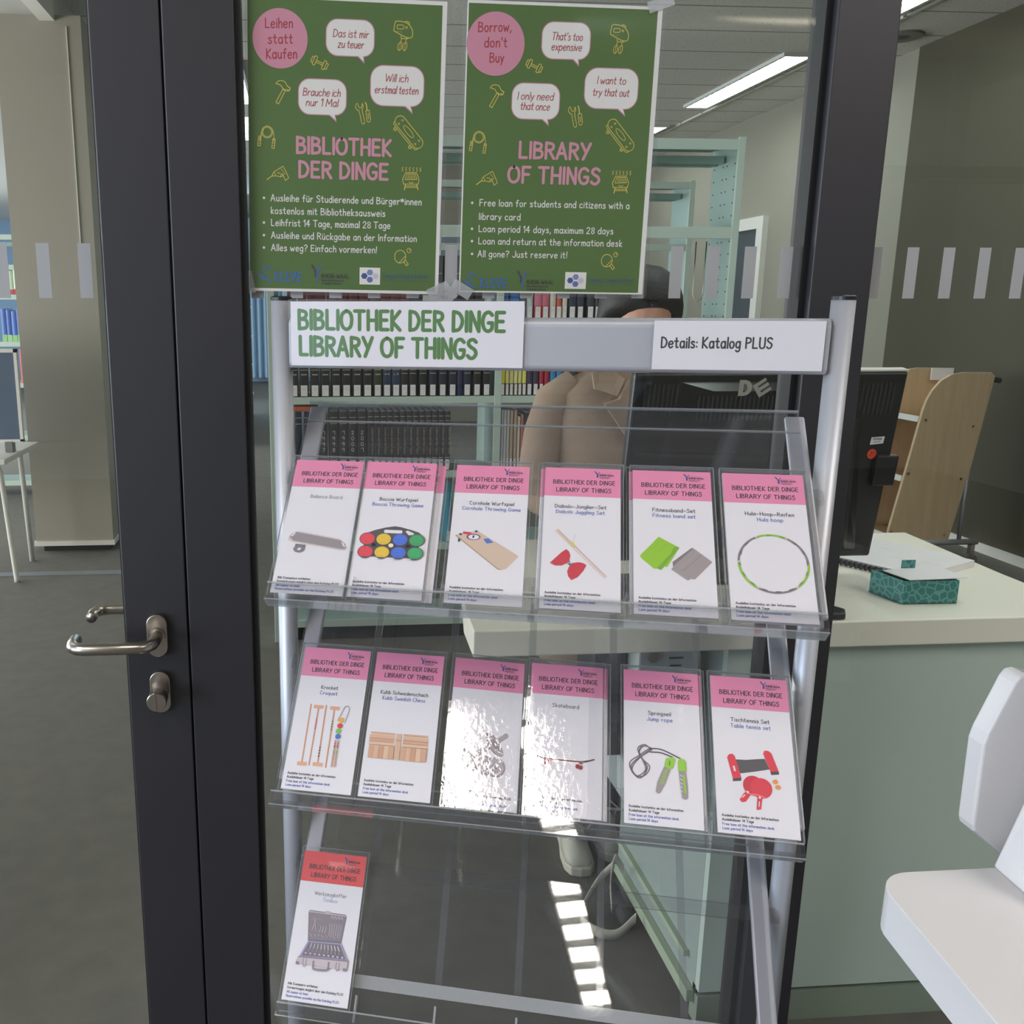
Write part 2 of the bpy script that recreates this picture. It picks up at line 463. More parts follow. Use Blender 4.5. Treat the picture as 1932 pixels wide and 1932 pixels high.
# far door on the right wall, dark leaf in a white frame
d = struct(MB().box(4.29, 4.325, 7.27, 8.35, 0, 2.30), 'door_2', M('slate_door', (72, 80, 86), .45))
f = MB().mat(M_WHITE)
f.box(4.27, 4.327, 7.20, 7.32, 0, 2.25).box(4.27, 4.327, 8.30, 8.42, 0, 2.25).box(4.27, 4.327, 7.20, 8.42, 2.2502, 2.36)
build(f, 'door_frame', None, d)
build(MB().tube([(4.27, 7.45, 1.05), (4.23, 7.45, 1.05), (4.23, 7.58, 1.05)], .011), 'door_handle', M_STEEL, d, smooth=True)
# window in the back wall, seen between the posters
w3 = struct(MB().box(1.74, 2.7, 10.95, 11.0, .9, 2.48), 'window_3', M('grey_panel', (136, 144, 160), .5))
build(MB().mat(M('bright_frame', (226, 240, 246), .4)).box(1.66, 1.80, 10.93, 11.0, .9, 2.56).box(1.66, 2.8, 10.93, 11.0, 2.42, 2.56).box(2.66, 2.8, 10.93, 11.0, .9, 2.56), 'window_frame', None, w3)
# pillar on its plinth
pil = struct(MB().box(-1.725, -1.241, 4.4, 4.95, .075, 3.16), 'wall_pillar', M_PILLAR)
build(MB().box(-1.735, -1.231, 4.388, 4.96, .045, .075), 'plinth_strip', M_WHITE, pil)
build(MB().box(-1.69, -1.27, 4.44, 4.92, 0, .046), 'plinth_recess', M_BLACKP, pil)
build(MB().box(-1.325, -1.320, 4.392, 4.4, 1.6, 3.1), 'cable_strip', M_WHITE, pil)
struct(MB().box(-7, -1.0, 3.86, 3.94, 0, .004), 'floor_sunlit', M('sunlit_carpet', (120, 124, 130), .5))  # sunlight on the carpet, laid in as a paler strip

# ceiling lights of the library (louvred troughs)
M_TUBE = emit('library_tube', (.9, 1.0, .97), 20.0)
M_LOUVRE = M('white_louvre', (225, 232, 230), .4)
M_TROUGH = M('white_trough', (206, 208, 204), .5)
def trough(x, y0, y1, w, label):
    t = thing('ceiling_light', label, 'light', (x, (y0+y1)/2, ZC), 'louvred lights in the library ceiling')
    b = MB().box(x-w/2-.02, x-w/2, y0, y1, ZC-.025, ZC).box(x+w/2, x+w/2+.02, y0, y1, ZC-.025, ZC).box(x-w/2, x+w/2, y0, y0+.02, ZC-.025, ZC).box(x-w/2, x+w/2, y1-.02, y1, ZC-.025, ZC)
    build(b, 'housing', M_TROUGH, t)
    build(MB().box(x-w/2+.001, x+w/2-.001, y0+.021, y1-.021, ZC-.006, ZC-.003), 'diffuser', M_TUBE, t)
    l = MB(); n = int((y1-y0)/.1)
    for i in range(1, n):
        yy = y0+(y1-y0)*i/n; l.box(x-w/2, x+w/2, yy-.004, yy+.004, ZC-.022, ZC-.007)
    build(l, 'louvre', M_LOUVRE, t)
trough(3.55, .1, 1.8, .19, 'added ceiling light above the desk, out of view over the glass')  # unseen continuation of the row, added to light cart and desk
trough(1.51, .1, 1.8, .19, 'added ceiling light straight above the person, out of view')  # unseen light, added to brighten the shelf fronts and the coat
trough(3.55, 2.7, 4.5, .19, 'louvred ceiling light at the top of the right pane, nearest the glass')
trough(3.55, 5.4, 7.2, .19, 'long louvred ceiling light sloping down beside the dark post')
trough(3.55, 8.1, 9.9, .19, 'short end of ceiling light just above the pale green shelf top')
trough(-.53, 5.9, 7.35, .19, 'ceiling light sliver left of the German poster, upper one')
trough(-.57, 7.9, 9.2, .19, 'ceiling light sliver left of the German poster, lower one')
r = MB()
for i in range(22): r.box(3.74, 3.765, .5+i*.5+.02, .5+i*.5+.48, ZC-.012, ZC)
struct(r, 'trim_5', M_WHITE)
v = thing('ceiling_vent', 'round grey vent set in the ceiling beside the dark post', 'vent', (4.0, 4.95, ZC))
build(MB().lathe([(.14, -.012), (.15, 0), (.08, 0), (.08, -.01)], (4.0, 4.95, ZC)), 'ring', M('vent_grey', (112, 112, 108), .5), v)
build(MB().lathe([(.02, -.02), (.10, -.006), (.10, -.002)], (4.0, 4.95, ZC)), 'disc', M('vent_dark', (66, 66, 64), .5), v)

# ------------------------------------------------------------------ glass front: door leaf, fixed pane, post, right pane
ZT = 2.9
FR = .035
def marks(x_list, parent, off=-.0065):
    for x in x_list:
        build(MB().box(x, x+.0195, off-.0006, off, 1.560, 1.641), 'marking_strip', M_FILM, parent, label='grey frosted marking strip')
door = struct(MB().box(-.298, -.198, -FR, FR, .01, ZT), 'door_1', M_FRAME, bevel=.002)
build(MB().box(-1.05, -.296, -.006, .006, .12, ZT-.12), 'glass_pane', M_GLASS, door)
build(MB().box(-1.15, -1.05, -FR, FR, .01, ZT), 'hinge_stile', M_FRAME, door)
build(MB().box(-1.05, -.298, -FR, FR, .01, .12).box(-1.05, -.298, -FR, FR, ZT-.12, ZT), 'rail', M_FRAME, door)
marks([-.34-.062*i for i in range(9)], door)
build(MB().box(-.300, -.2975, -FR+.004, -.01, .12, ZT-.1), 'gasket', M_GASKET, door)
# lever handle: rose, U lever in front, its twin behind, and the cylinder knob below
def oval_plate(cx, cz, hw, hh, y0, y1):
    mb = MB(Matrix(((1,0,0,cx),(0,0,1,0),(0,1,0,cz),(0,0,0,1))))
    mb.prism(rrect(-hw, hw, -hh, hh, hw*.98, 10), y0, y1); return mb
hs = build(oval_plate(-.246, 1.024, .0165, .036, -.047, -.035), 'handle_rose', M_STEEL, door, bevel=.0012)
def ulever(s):
    base = [(-.246, -.046, 1.024), (-.246, -.070, 1.024), (-.2475, -.083, 1.024), (-.254, -.094, 1.024), (-.267, -.100, 1.024),
            (-.350, -.100, 1.024), (-.362, -.097, 1.024), (-.370, -.089, 1.024), (-.373, -.076, 1.024), (-.373, -.055, 1.024)]
    return [(x, y*s, z) for x, y, z in base]
build(MB().tube(ulever(1), .0098, 16), 'lever', M_STEEL, door, smooth=True)
build(MB().lathe([(.0135, -.052), (.0135, -.046)], (-.246, 0, 1.024), axis='y'), 'lever_collar', M_STEEL, door)
build(MB().tube(ulever(-1), .0098, 16), 'lever', M_STEEL, door, smooth=True)
build(oval_plate(-.246, 1.024, .0165, .036, .035, .047), 'handle_rose', M_STEEL, door, bevel=.0012)
build(oval_plate(-.246, .925, .0165, .036, -.045, -.035), 'cylinder_rose', M_STEEL, door, bevel=.0012)
kn = build(MB().lathe([(.0105, -.045), (.0105, -.058), (.0155, -.062), (.0160, -.084), (.0150, -.0865), (.001, -.0865)], (-.246, 0, .925), axis='y', n=28), 'lock_knob', M_STEEL, door)
build(MB().box(-.2467, -.2453, -.0870, -.0864, .911, .939), 'knob_mark', M('dark_groove', (70, 60, 52), .5), kn)
# fixed pane
win = struct(MB().box(-.195, -.092, -FR-.002, FR, 0, ZT), 'window_1', M_FRAME, bevel=.002)
build(MB().box(-.0925, -.083, -FR+.006, .012, .0, ZT), 'gasket', M_GASKET, win)
build(MB().box(-.084, .800, -.006, .006, .1, ZT-.1), 'glass_pane', M_GLASS, win)
build(MB().box(-.09, .806, -FR, FR, 0, .1).box(-.09, .806, -FR, FR, ZT-.1, ZT), 'rail', M_FRAME, win)
marks([.0412+.06055*i for i in range(-2, 13)], win)
post = struct(MB().box(.808, .907, -FR, .046, 0, ZT), 'trim_1', M_FRAME, bevel=.002)
build(MB().box(.797, .8085, -.02, .014, 0, ZT), 'gasket', M_GASKET, post)
win2 = struct(MB().box(.906, 3.2, -.006, .006, .02, ZT), 'window_2', M_GLASS)
build(MB().box(.906, 3.2, -.02, .02, 0, .03), 'rail', M_FRAME, win2)
marks([.9185+.0618*i for i in range(0, 14)], win2)
struct(MB().box(-1.2, 3.25, -.05, .07, ZT, 3.5), 'wall_lintel', M_FRAME)
struct(MB().box(-7, -1.15, -.05, .05, 0, 3.5), 'wall_front_left', M('foyer_wall', (170, 166, 154), .85))
struct(MB().box(3.2, 7, -.05, .05, 0, 3.5), 'wall_front_right', M('foyer_wall', (170, 166, 154), .85))

# ------------------------------------------------------------------ stand frame of reference
TH, PH = radians(15.37), radians(43)
U = Vector((cos(TH), -sin(TH), 0)); B = Vector((sin(TH), cos(TH), 0)); ZV = Vector((0, 0, 1))
VT = B*sin(PH)+ZV*cos(PH); NT = U.cross(VT)
def frame(u, v, n, o):
    return Matrix(((u.x, v.x, n.x, o.x), (u.y, v.y, n.y, o.y), (u.z, v.z, n.z, o.z), (0, 0, 0, 1)))
def P3(a, b, z): return U*a+B*b+ZV*z
TZ = (1.178, .895, .5555)
def tray_T(i): return frame(U, VT, NT, P3(0, -.325, TZ[i]))
UPR = frame(U, ZV, -B, Vector((0, 0, 0)))        # local x along the stand, y up, z towards the viewer
FLT = frame(U, B, ZV, Vector((0, 0, 0)))

stand = thing('brochure_stand', 'silver leaflet stand with three sloping clear acrylic trays before the glass', 'display stand', P3(.38, -.15, 0))
for uc in (.0093, .749):
    c = P3(uc, -.15, 0)
    mb = MB(); mb.lathe([(.0146, .02), (.0146, 1.556)], c, 28)
    p = build(mb, 'post', M_ALU, stand, smooth=False)
    for q in p.data.polygons: q.use_smooth = len(q.vertices) == 4
    build(MB().lathe([(.0150, 1.556), (.0150, 1.5605), (.012, 1.562)], c, 28), 'end_cap', M_BLACKP, p)
    ft = MB(FLT); ft.tube([(uc, -.40, .02), (uc, .10-.02, .02)], .018, 12)
    build(ft, 'foot', M_ALU, stand, smooth=True)
bar = MB(FLT); bar.box(.024, .734, -.162, -.138, .30, .34)
build(bar, 'crossbar', M_BAR, stand, bevel=.003)
# header bar: shallow D profile
hb = MB(FLT)
prof = []
for k in range(7): a = pi/2*k/6; prof.append((-.166-.0+.012*(1-sin(a))*1.0, 1.535-.012*(1-cos(a)) if False else 1.523+.012*cos(a-0)))
zt, zb_ = 1.533, 1.462
sec = [(-.140, zb_), (-.140, zt)]+[(-.155-.012*sin(a), zt-.012+.012*cos(a)) for a in (pi/2*k/5 for k in range(6))]+[(-.155-.012*cos(a), zb_+.008-.008*sin(a)) for a in (pi/2*k/5 for k in range(6))]
n = len(sec)
hb.add([(.0245, y, z) for y, z in sec]+[(.7335, y, z) for y, z in sec], [tuple(range(n)), tuple(range(n, 2*n))]+[(i, (i+1) % n, (i+1) % n+n, i+n) for i in range(n)])
build(hb, 'header_bar', M_BAR, stand)
LIPS = ((-.006, .013, .006), (-.016, -.003, .003), (-.014, -.002, .003))
for i in range(3):
    Vb, Vt, nl = LIPS[i]
    T = tray_T(i); mb = MB(T); t = .003; nb = -.014; L = .326
    def slab(v0, n0, v1, n1, th):      # acrylic leaf between two section points
        dv, dn = v1-v0, n1-n0; l = sqrt(dv*dv+dn*dn); ov, on = -dn/l*th, dv/l*th
        q = [(v0, n0), (v1, n1), (v1+ov, n1+on), (v0+ov, n0+on)]
        mb.add([(.033, a, b) for a, b in q]+[(.722, a, b) for a, b in q], [(3,2,1,0), (4,5,6,7)]+[(k, (k+1) % 4, (k+1) % 4+4, k+4) for k in range(4)])
    slab(Vb, nb, L, nb, -t)
    slab(Vb, nb+.0002, Vb, nl, -t)
    slab(Vb-t, nl, Vt, nl, t*.8)
    tr = build(mb, 'tray', M_ACRYL, stand)
    e = MB(T); e.box(.033, .722, L-.0005, L+.003, nb-t, nb).box(.033, .722, Vt, Vt+.0022, nl-.0005, nl+.0028).box(.033, .722, .2925, .2945, nb-.004, nb-.001)
    e.box(.033, .722, Vb-.0045, Vb-.003, nb, nl+.002)
    build(e, 'polished_edge', M_ACRYL_EDGE, tr)
    st = MB(T); st.box(.036, .719, .032, .050, nb+.0002, nb+.004)
    build(st, 'ledge', M_ACRYL_EDGE if i == 2 else M_ACRYL, tr)
    if i:
        for k in range(1, 6):
            rbm = MB(T); uu = .0335+.1148*k; rbm.box(uu-.005, uu+.005, .051, L-.012, nb-.0055, nb-.0034); build(rbm, 'rib', M_RIB, tr)
    for k in range(1, 6):
        uu = .0335+.1148*k
        dv = MB(T); dv.box(uu-.0015, uu+.0015, Vb+.0005, Vb+.036, nb+.0045, nl-.0005)
        build(dv, 'divider', M_ACRYL_EDGE if i == 2 else M_ACRYL, tr)
    for uu in (.030, .701):
        rb = MB(T); rb.box(uu+.004, uu+.030, .02, L-.004, nb-.012, nb-.0035)
        build(rb, 'side_bracket', M_BAR, tr, bevel=.003)
    rb = MB(T); rb.box(.02, .745, .19, .21, nb-.022, nb-.0125)
    build(rb, 'support_bar', M_ACRYL, tr)

# ------------------------------------------------------------------ leaflets
PINK, RED = C((233, 137, 172)), C((224, 74, 74))
INKB, BLUE, GREY = C((34, 30, 34)), C((84, 104, 178)), C((150, 146, 150))
NAVY, SKY = C((48, 44, 96)), C((78, 104, 186))
def rw_logo(k, x, y, s, dark, sub, name=True):
    """two-armed Y mark with the name beside it; x,y = foot of the Y, s = mm height"""
    k.line([(x+.38*s, y), (x+.38*s, y+.5*s), (x+.05*s, y+.97*s)], .15*s, NAVY, True)
    k.line([(x+.52*s, y), (x+.52*s, y+.55*s), (x+.72*s, y+.9*s)], .13*s, SKY, True)
    k.text('RHEIN-WAAL', x+.72*s, x+2.75*s, y+.23*s, .25*s, .055*s, dark, gap=.2)
    k.line([(x+.72*s, y+.6*s), (x+2.35*s, y+.6*s)], .03*s, sub)
    k.text('Rhine-Waal University', x+.72*s, x+2.3*s, y-.02*s, .13*s, .022*s, sub)
    k.text('of Applied Sciences', x+.72*s, x+2.05*s, y-.20*s, .13*s, .022*s, sub)

def pic_balance(k):
    k.poly([(10,83),(12,88),(19,93),(26,93.4),(82,84.5),(90.5,78),(93.8,71),(92,67.5),(86,67),(17,76.5),(11,79)], C((214, 196, 190)))
    k.poly([(12,84),(14,88.5),(20,92.2),(82,83),(89.5,77.5),(92.5,71.5),(90,69.5),(84,69.5),(18,78.5)], C((150, 141, 143)))
    k.poly([(13,85.5),(15.5,85.2),(19.5,91),(17,90.5)], M_PAPER); k.poly([(84.5,79.5),(87,79),(91,72.5),(88.5,73)], M_PAPER)
    k.poly([(22,74),(36,73),(36,66),(26,63),(21,67)], C((110, 104, 108))); k.oval(28, 66.3, 8, 5.6, C((128, 122, 126))); k.oval(28, 66.3, 8, 5.6, C((128, 122, 126)))
    k.poly([(25,65.5),(28,68.5),(31.5,67),(28.5,64)], M_PAPER)
def pic_boccia(k):
    dk = C((78, 74, 76))
    k.poly([(14,95),(26,100.5),(40,105),(52,107.5),(60,106.5),(74,103),(85,99.5),(88,97),(86,90),(88,60),(12,60),(12,90)], dk)
    k.poly([(9,92),(14,95),(12,60),(5,60)], M_PAPER) ; k.poly([(88,97),(94,94),(95,60),(88,60)], M_PAPER)
    k.poly(rrect(38,63,96.5,101.5,2.3), M_PAPER); k.poly([(67,100),(70,101.5),(78,98),(79.5,95.5),(72,94.5)], M_PAPER)
    cols = ((226, 62, 76), (230, 190, 52), (66, 108, 206), (52, 158, 92))
    for j, c in enumerate(cols):
        for yy in (86.6, 66.7):
            k.oval(17+22.2*j, yy, 10.9, 9.6, dk); k.oval(17+22.2*j, yy, 9.8, 8.6, C(c))
            for a in (-3, 1, 4): k.line([(17+22.2*j-6, yy+a), (17+22.2*j, yy+a+1.5), (17+22.2*j+6, yy+a-.5)], .5, C(tuple(min(255, int(v*1.18)+10) for v in c)), True)
    k.oval(50.3, 76.8, 3.4, 3, C((236, 214, 190)))
    for x in (27, 72.5): k.oval(x, 76.8, 2.6, 2.4, C((26, 24, 26)))
    for x in (17, 39, 61, 83): k.poly([(x-4,58.5),(x+4,58.5),(x+3.5,56.5),(x-3.5,56.5)], dk)
def pic_corn(k):
    k.poly([(7.5,99.5),(30,105.5),(36,106.3),(89,73.5),(91,71),(76,52.5),(72,51),(66,52.5)], C((214, 188, 164)))
    k.poly([(7.5,99.5),(66,52.5),(72,51),(67,50.6),(64.5,51.8),(7,98)], C((176, 148, 122)))
    k.oval(31, 97.2, 9.6, 5, C((190, 120, 130))); k.oval(31, 97.2, 8.6, 4.4, C((58, 58, 116))); k.oval(31.3, 97, 7.2, 3.6, M_PAPER)
    k.poly([(30,99.6),(32.5,99.3),(31.5,95.4),(29.5,95.8)], C((42, 36, 40)))
    k.poly([(17,104.8),(27.6,104),(27.4,99.7),(16.4,101.4)], C((214, 58, 66))); k.poly([(44,94.8),(51,96),(57.4,90),(49,88)], C((70, 118, 196)))
    k.oval(13.8, 100.4, 2.2, 1.6, C((56, 74, 120))); k.oval(34, 105.7, 2.0, 1.5, C((56, 74, 120)))
    k.poly([(11,94),(14,93.2),(13.8,88.6),(11.2,89)], C((42, 36, 40)))
def pic_diab(k):
    k.line([(16.5,111.5), (79.5,46.5)], 1.8, C((226, 206, 190))); k.line([(19.5,113.5), (81,48.5)], 1.6, C((214, 178, 172)))
    k.line([(18,111.5), (41,88.5)], 1.4, C((222, 200, 150))); k.poly([(35,94),(39,96),(42.5,92),(37.5,89.5)], C((222, 208, 96))); k.line([(39,95), (42,107)], .3, GREY)
    rd = C((206, 44, 60))
    k.poly([(11,64),(17,71),(25,80),(31,85),(34.5,82),(36.3,76),(35.3,68.5),(32,64.5),(26,61),(18,60.6)], rd)
    k.poly([(41,65.5),(47,67),(53,65.8),(56.5,63.3),(53,55),(46,45.5),(38.5,41),(34.5,46),(33,53),(35,59.5)], rd)
    k.poly([(32,65),(35.4,68.5),(37,65.5),(41,66),(36.5,60.5),(34.6,63)], C((96, 86, 92)))
    k.line([(33.5,65.8), (39,64.6)], .8, M_PAPER)
def pic_fit(k):
    k.poly([(8,81),(31.4,109.5),(56.6,95),(41,66.5),(38,67),(33.5,61.8),(27.5,64),(25.4,62.8),(10,77)], C((150, 200, 30)))
    k.poly([(50,96),(56.6,95),(33.5,61.8),(28.5,64.5),(46,86)], C((118, 172, 40)))
    for q in ((14,82,34,104),(20,76,42,100)): k.line([(q[0],q[1]), (q[2],q[3])], .5, C((132, 186, 34)))
    k.poly([(45.8,63.4),(48,67),(47.5,74),(71,95.2),(73.5,94.6),(95.2,76.5),(73.5,51),(69,51.8),(65,49.2)], C((162, 150, 148)))
    k.poly([(47.5,74),(71,95.2),(73.5,94.6),(52,72),(48,67)], C((128, 118, 118)))
    k.line([(60,62), (83,86)], .7, C((138, 126, 126))); k.line([(57,66), (79,90)], .5, C((180, 168, 166)))
def pic_hula(k):
    pts = [(53.3+40.6*cos(t), 78.8+40.1*sin(t)) for t in (2*pi*i/96 for i in range(97))]
    gr, bl = C((146, 196, 44)), C((138, 124, 124))
    segs = [(0, 10, bl), (10, 17, bl), (17, 31, gr), (31, 48, bl), (48, 64, gr), (64, 82, bl), (82, 96, gr)]
    for a, b, c in segs: k.line(pts[a:b+1], 2.6, c)
    for i in range(0, 96, 6):
        k.line([(53.3+39.6*cos(t), 78.8+39.1*sin(t)) for t in (2*pi*(i+q)/96 for q in (0, 1, 2))], 1.4, C((112, 150, 40)) if (17 <= i < 31 or 48 <= i < 64 or i >= 82) else C((104, 94, 96)))
    for i in (17, 31, 48, 64, 82): k.oval(*pts[i], 1.5, 1.5, C((214, 206, 204)), n=10)
def pic_kro(k):
    wd, wl = C((206, 146, 108)), C((226, 170, 134))
    for a, b in (((22.9,122.5),(23.6,38)), ((34.6,118),(34.4,35.6)), ((45.2,122.6),(46.3,38)), ((58,118),(58.4,34.6))): k.line([a, b], 1.9, wd)
    for x0, x1, y in ((17,31,36.4), (39.2,53.6,37.4), (27.4,41.2,119.6), (51.2,65.2,119.4)): k.poly(rrect(x0, x1, y-2.6, y+2.6, 1.2), wl)
    for i in range(4): k.poly([(33.6,101-4*i),(35.6,101-4*i),(35.6,99-4*i),(33.6,99-4*i)], C((200, 60, 70))); k.poly([(45.1,62-4*i),(47.1,62-4*i),(47.1,60-4*i),(45.1,60-4*i)], C((46, 42, 60))); k.poly([(57,101-4*i),(59,101-4*i),(59,99-4*i),(57,99-4*i)], C((92, 110, 50)))
    k.line([(65.5,101.5), (69.5,113), (72.5,121.5), (76,124), (79.6,120.5), (79.2,114), (75.7,98.9)], .8, C((130, 120, 122)), True)
    for x, y, c in ((70.3,102.6,(238,174,44)), (69.7,94.3,(220,50,62)), (68.7,86.5,(110,190,60)), (69.2,78.8,(66,108,200))): k.oval(x, y, 3.7, 3.8, C(c), n=20)
    for x in (66.6, 70.9):
        k.line([(x,73), (x,36)], 1.7, wd)
        for j, c in enumerate(((210,60,70), (60,70,110), (200,170,70), (100,170,90))): k.poly([(x-.9,70-4*j),(x+.9,70-4*j),(x+.9,67-4*j),(x-.9,67-4*j)], C(c))
def pic_kubb(k):
    w = ((222,178,148), (214,166,132), (228,190,158), (206,156,120))
    ln = C((160, 112, 84))
    for x0, x1 in ((5.5, 41), (53, 88)):
        for j in range(3): k.poly([(x0,86-4.6*j),(x1,86-4.6*j),(x1,81.8-4.6*j),(x0,81.8-4.6*j)], C(w[j]))
        tip = -1 if x0 < 20 else 1
        for j in range(2):
            y = 90.6-2.6*j
            k.poly([(x0+(2.5 if tip < 0 else 0),y),(x1-(2.5 if tip > 0 else 0),y),(x1,y-1.1),(x1-(2.5 if tip > 0 else 0),y-2.2),(x0+(2.5 if tip < 0 else 0),y-2.2),(x0,y-1.1)], C(w[1+j]))
        for j in range(3): k.line([(x0,81.7-4.6*j), (x1,81.7-4.6*j)], .35, ln)
    k.poly([(42.8,78),(43.2,91),(44.8,88.5),(46.2,91),(47.6,88.5),(49,91),(50.4,88.6),(50.6,78),(50.2,53.3),(43.2,53.5)], C((222, 182, 152)))
    k.line([(43,80), (50.4,80)], .5, ln); k.line([(43,81.6), (50.4,81.6)], .5, ln)
    for s, a in ((6.4, 5), (51.6, 5)):
        for j in range(a): k.poly([(s+7.2*j,71.6),(s+7.2*j+6.8,71.6),(s+7.2*j+6.8,53.4),(s+7.2*j,53.4)], C(w[(j*3+1) % 4])); k.line([(s+7.2*j+7,71.6), (s+7.2*j+7,53.4)], .35, ln)
def pic_dum(k):
    a, b, c = C((176, 168, 170)), C((152, 142, 146)), C((194, 188, 190))
    k.line([(14.5,52), (78.5,102)], 7.5, a); k.line([(14.5,54.5), (77,104.5)], 1.2, c)
    for x, y in ((30, 63), (63, 88.5)):
        k.oval(x, y, 7.8, 18.5, b, .6); k.oval(x+2.2, y-1.6, 6.6, 17.4, a, .6); k.oval(x+2.6, y-1.8, 3.4, 10, b, .6)
    for x, y in ((53.5, 58.5), (67.5, 57)):
        k.oval(x, y, 12.4, 13.8, b); k.oval(x, y, 11.3, 12.6, a); k.oval(x, y, 8.2, 9.4, c); k.oval(x, y, 7.4, 8.5, a); k.oval(x, y, 3, 3.6, c); k.oval(x+.5, y, 2, 2.6, b)
def pic_skate(k):
    k.line([(7.6,79.8), (14,76.6), (23,74.8), (50,74.2), (74,74.4), (82,76.4), (88.4,78.8)], 1.7, C((120, 72, 62)), True)
    k.line([(8,80.4), (23,75.7), (50,75.2), (74,75.4)], .7, C((216, 188, 168)), True); k.line([(74,75.2), (82,77.2), (88.2,79.4)], 1, C((44, 36, 40)), True)
    for x in (24.5, 71): k.poly([(x-3,73.2),(x+3,73.2),(x+2,71),(x-2,71)], C((110, 100, 104)))
    for x, y in ((26.2,69.4), (30.6,69.8), (68,67.6), (71.6,66.6)): k.oval(x-1, y, 3.1, 3.3, C((172, 46, 52)), n=18); k.oval(x-1, y, 1.2, 1.4, C((90, 36, 40)), n=12)
def pic_rope(k):
    d, h = C((58, 50, 54)), C((158, 146, 148))
    loops = ([(34,100),(27,105),(18,99),(23,86),(33,76),(27,64),(16,62),(9,70),(8,80),(20,90),(30,98),(34,100)],
             [(36,98),(30,103),(22,101),(20,93),(26,82),(30,74),(24,62),(18,60),(11,67),(12,76),(22,88),(34,97)],
             [(35,101),(26,103),(20,95),(24,84),(28,72),(20,63),(14,64),(9,74),(16,84),(28,94),(36,100)])
    for q in loops: k.line(q, 1.5, d, True); k.line(q, .45, h, True)
    k.line([(34,100),(46,100.5),(58,96.5),(72,90)], 1.5, d, True); k.line([(34,95.5),(48,95.5),(62,91)], 1.5, d, True)
    gr, g2, gy = C((150, 204, 54)), C((126, 176, 50)), C((160, 150, 146))
    k.poly([(51.5,78),(60,75.5),(53,56),(46.5,43),(43,41.2),(40,44),(42,56),(47,68)], gy)
    k.poly([(69.5,75),(78.5,75.5),(80.5,56),(80.5,39),(77,36.5),(73,38.5),(71,55)], gy)
    k.poly([(54,89),(63.5,91.5),(66,88),(63,76),(57,74.5),(51.5,79)], gr); k.poly([(69,86.5),(72,90),(77,89),(79.3,85.5),(80,74),(69,73.5)], gr)
    for j in range(5): k.line([(46.5+1.2*j,55+4*j), (51+1.2*j,57+4*j)], 1.5, gr)
    k.line([(75.5,68), (76.5,56), (77.5,46)], 2.4, gr, True)
    for j in range(5): k.line([(71.8,68-5*j), (73.6,66.5-5*j)], 1, M_PAPER)
    for j in range(3): k.oval(58.4, 84.5-2.2*j, .8, .7, INKB, n=8)
def pic_tt(k):
    rd, dk = C((222, 50, 66)), C((70, 64, 66))
    k.poly([(25,95.5),(40,96),(52,98),(63,99.5),(68,86),(52,82),(31.5,77.5)], C((84, 78, 80)))
    k.poly([(16.3,97.5),(18.5,101.5),(23,102.8),(26,100),(32.5,72),(22,70)], rd); k.poly([(22,70),(32.5,72),(32.2,68),(21.5,66.5)], dk)
    k.poly([(61.6,106),(63.5,110.5),(68,110.5),(72,107.5),(79,84.5),(69,83)], rd); k.poly([(69,83),(79,84.5),(79.5,80.5),(69.5,79)], dk)
    k.poly([(22.5,86.5),(25,87),(26.5,80),(24,79.5)], C((236, 200, 200)))
    k.poly([(40,56.5),(34.5,52.5),(28.5,43.5),(31.5,40.5),(36,41.5),(43.5,52)], rd); k.poly([(50.5,49.5),(56.5,49),(54,33.5),(48.5,32.5)], rd)
    k.oval(46.5, 63, 12.6, 12.8, C((206, 40, 58))); k.oval(56, 60.5, 13.4, 13.2, rd)
    k.line([(36,56),(42,52),(52,51.5),(60,48.5)], 1.6, C((244, 120, 120)), True)
    k.oval(39.2, 54, 1.5, 1.6, M_PAPER, n=10); k.oval(53.4, 48.5, 1.5, 1.6, M_PAPER, n=10)
    k.line([(32.2,46.8), (35.4,50)], 1.1, M_PAPER); k.line([(51.6,37), (52.6,43)], 1.1, M_PAPER)
    k.oval(73.8, 70.3, 3.2, 2.9, C((236, 148, 58)), n=18); k.oval(76.6, 63.6, 3.4, 2.9, C((236, 148, 58)), n=18)
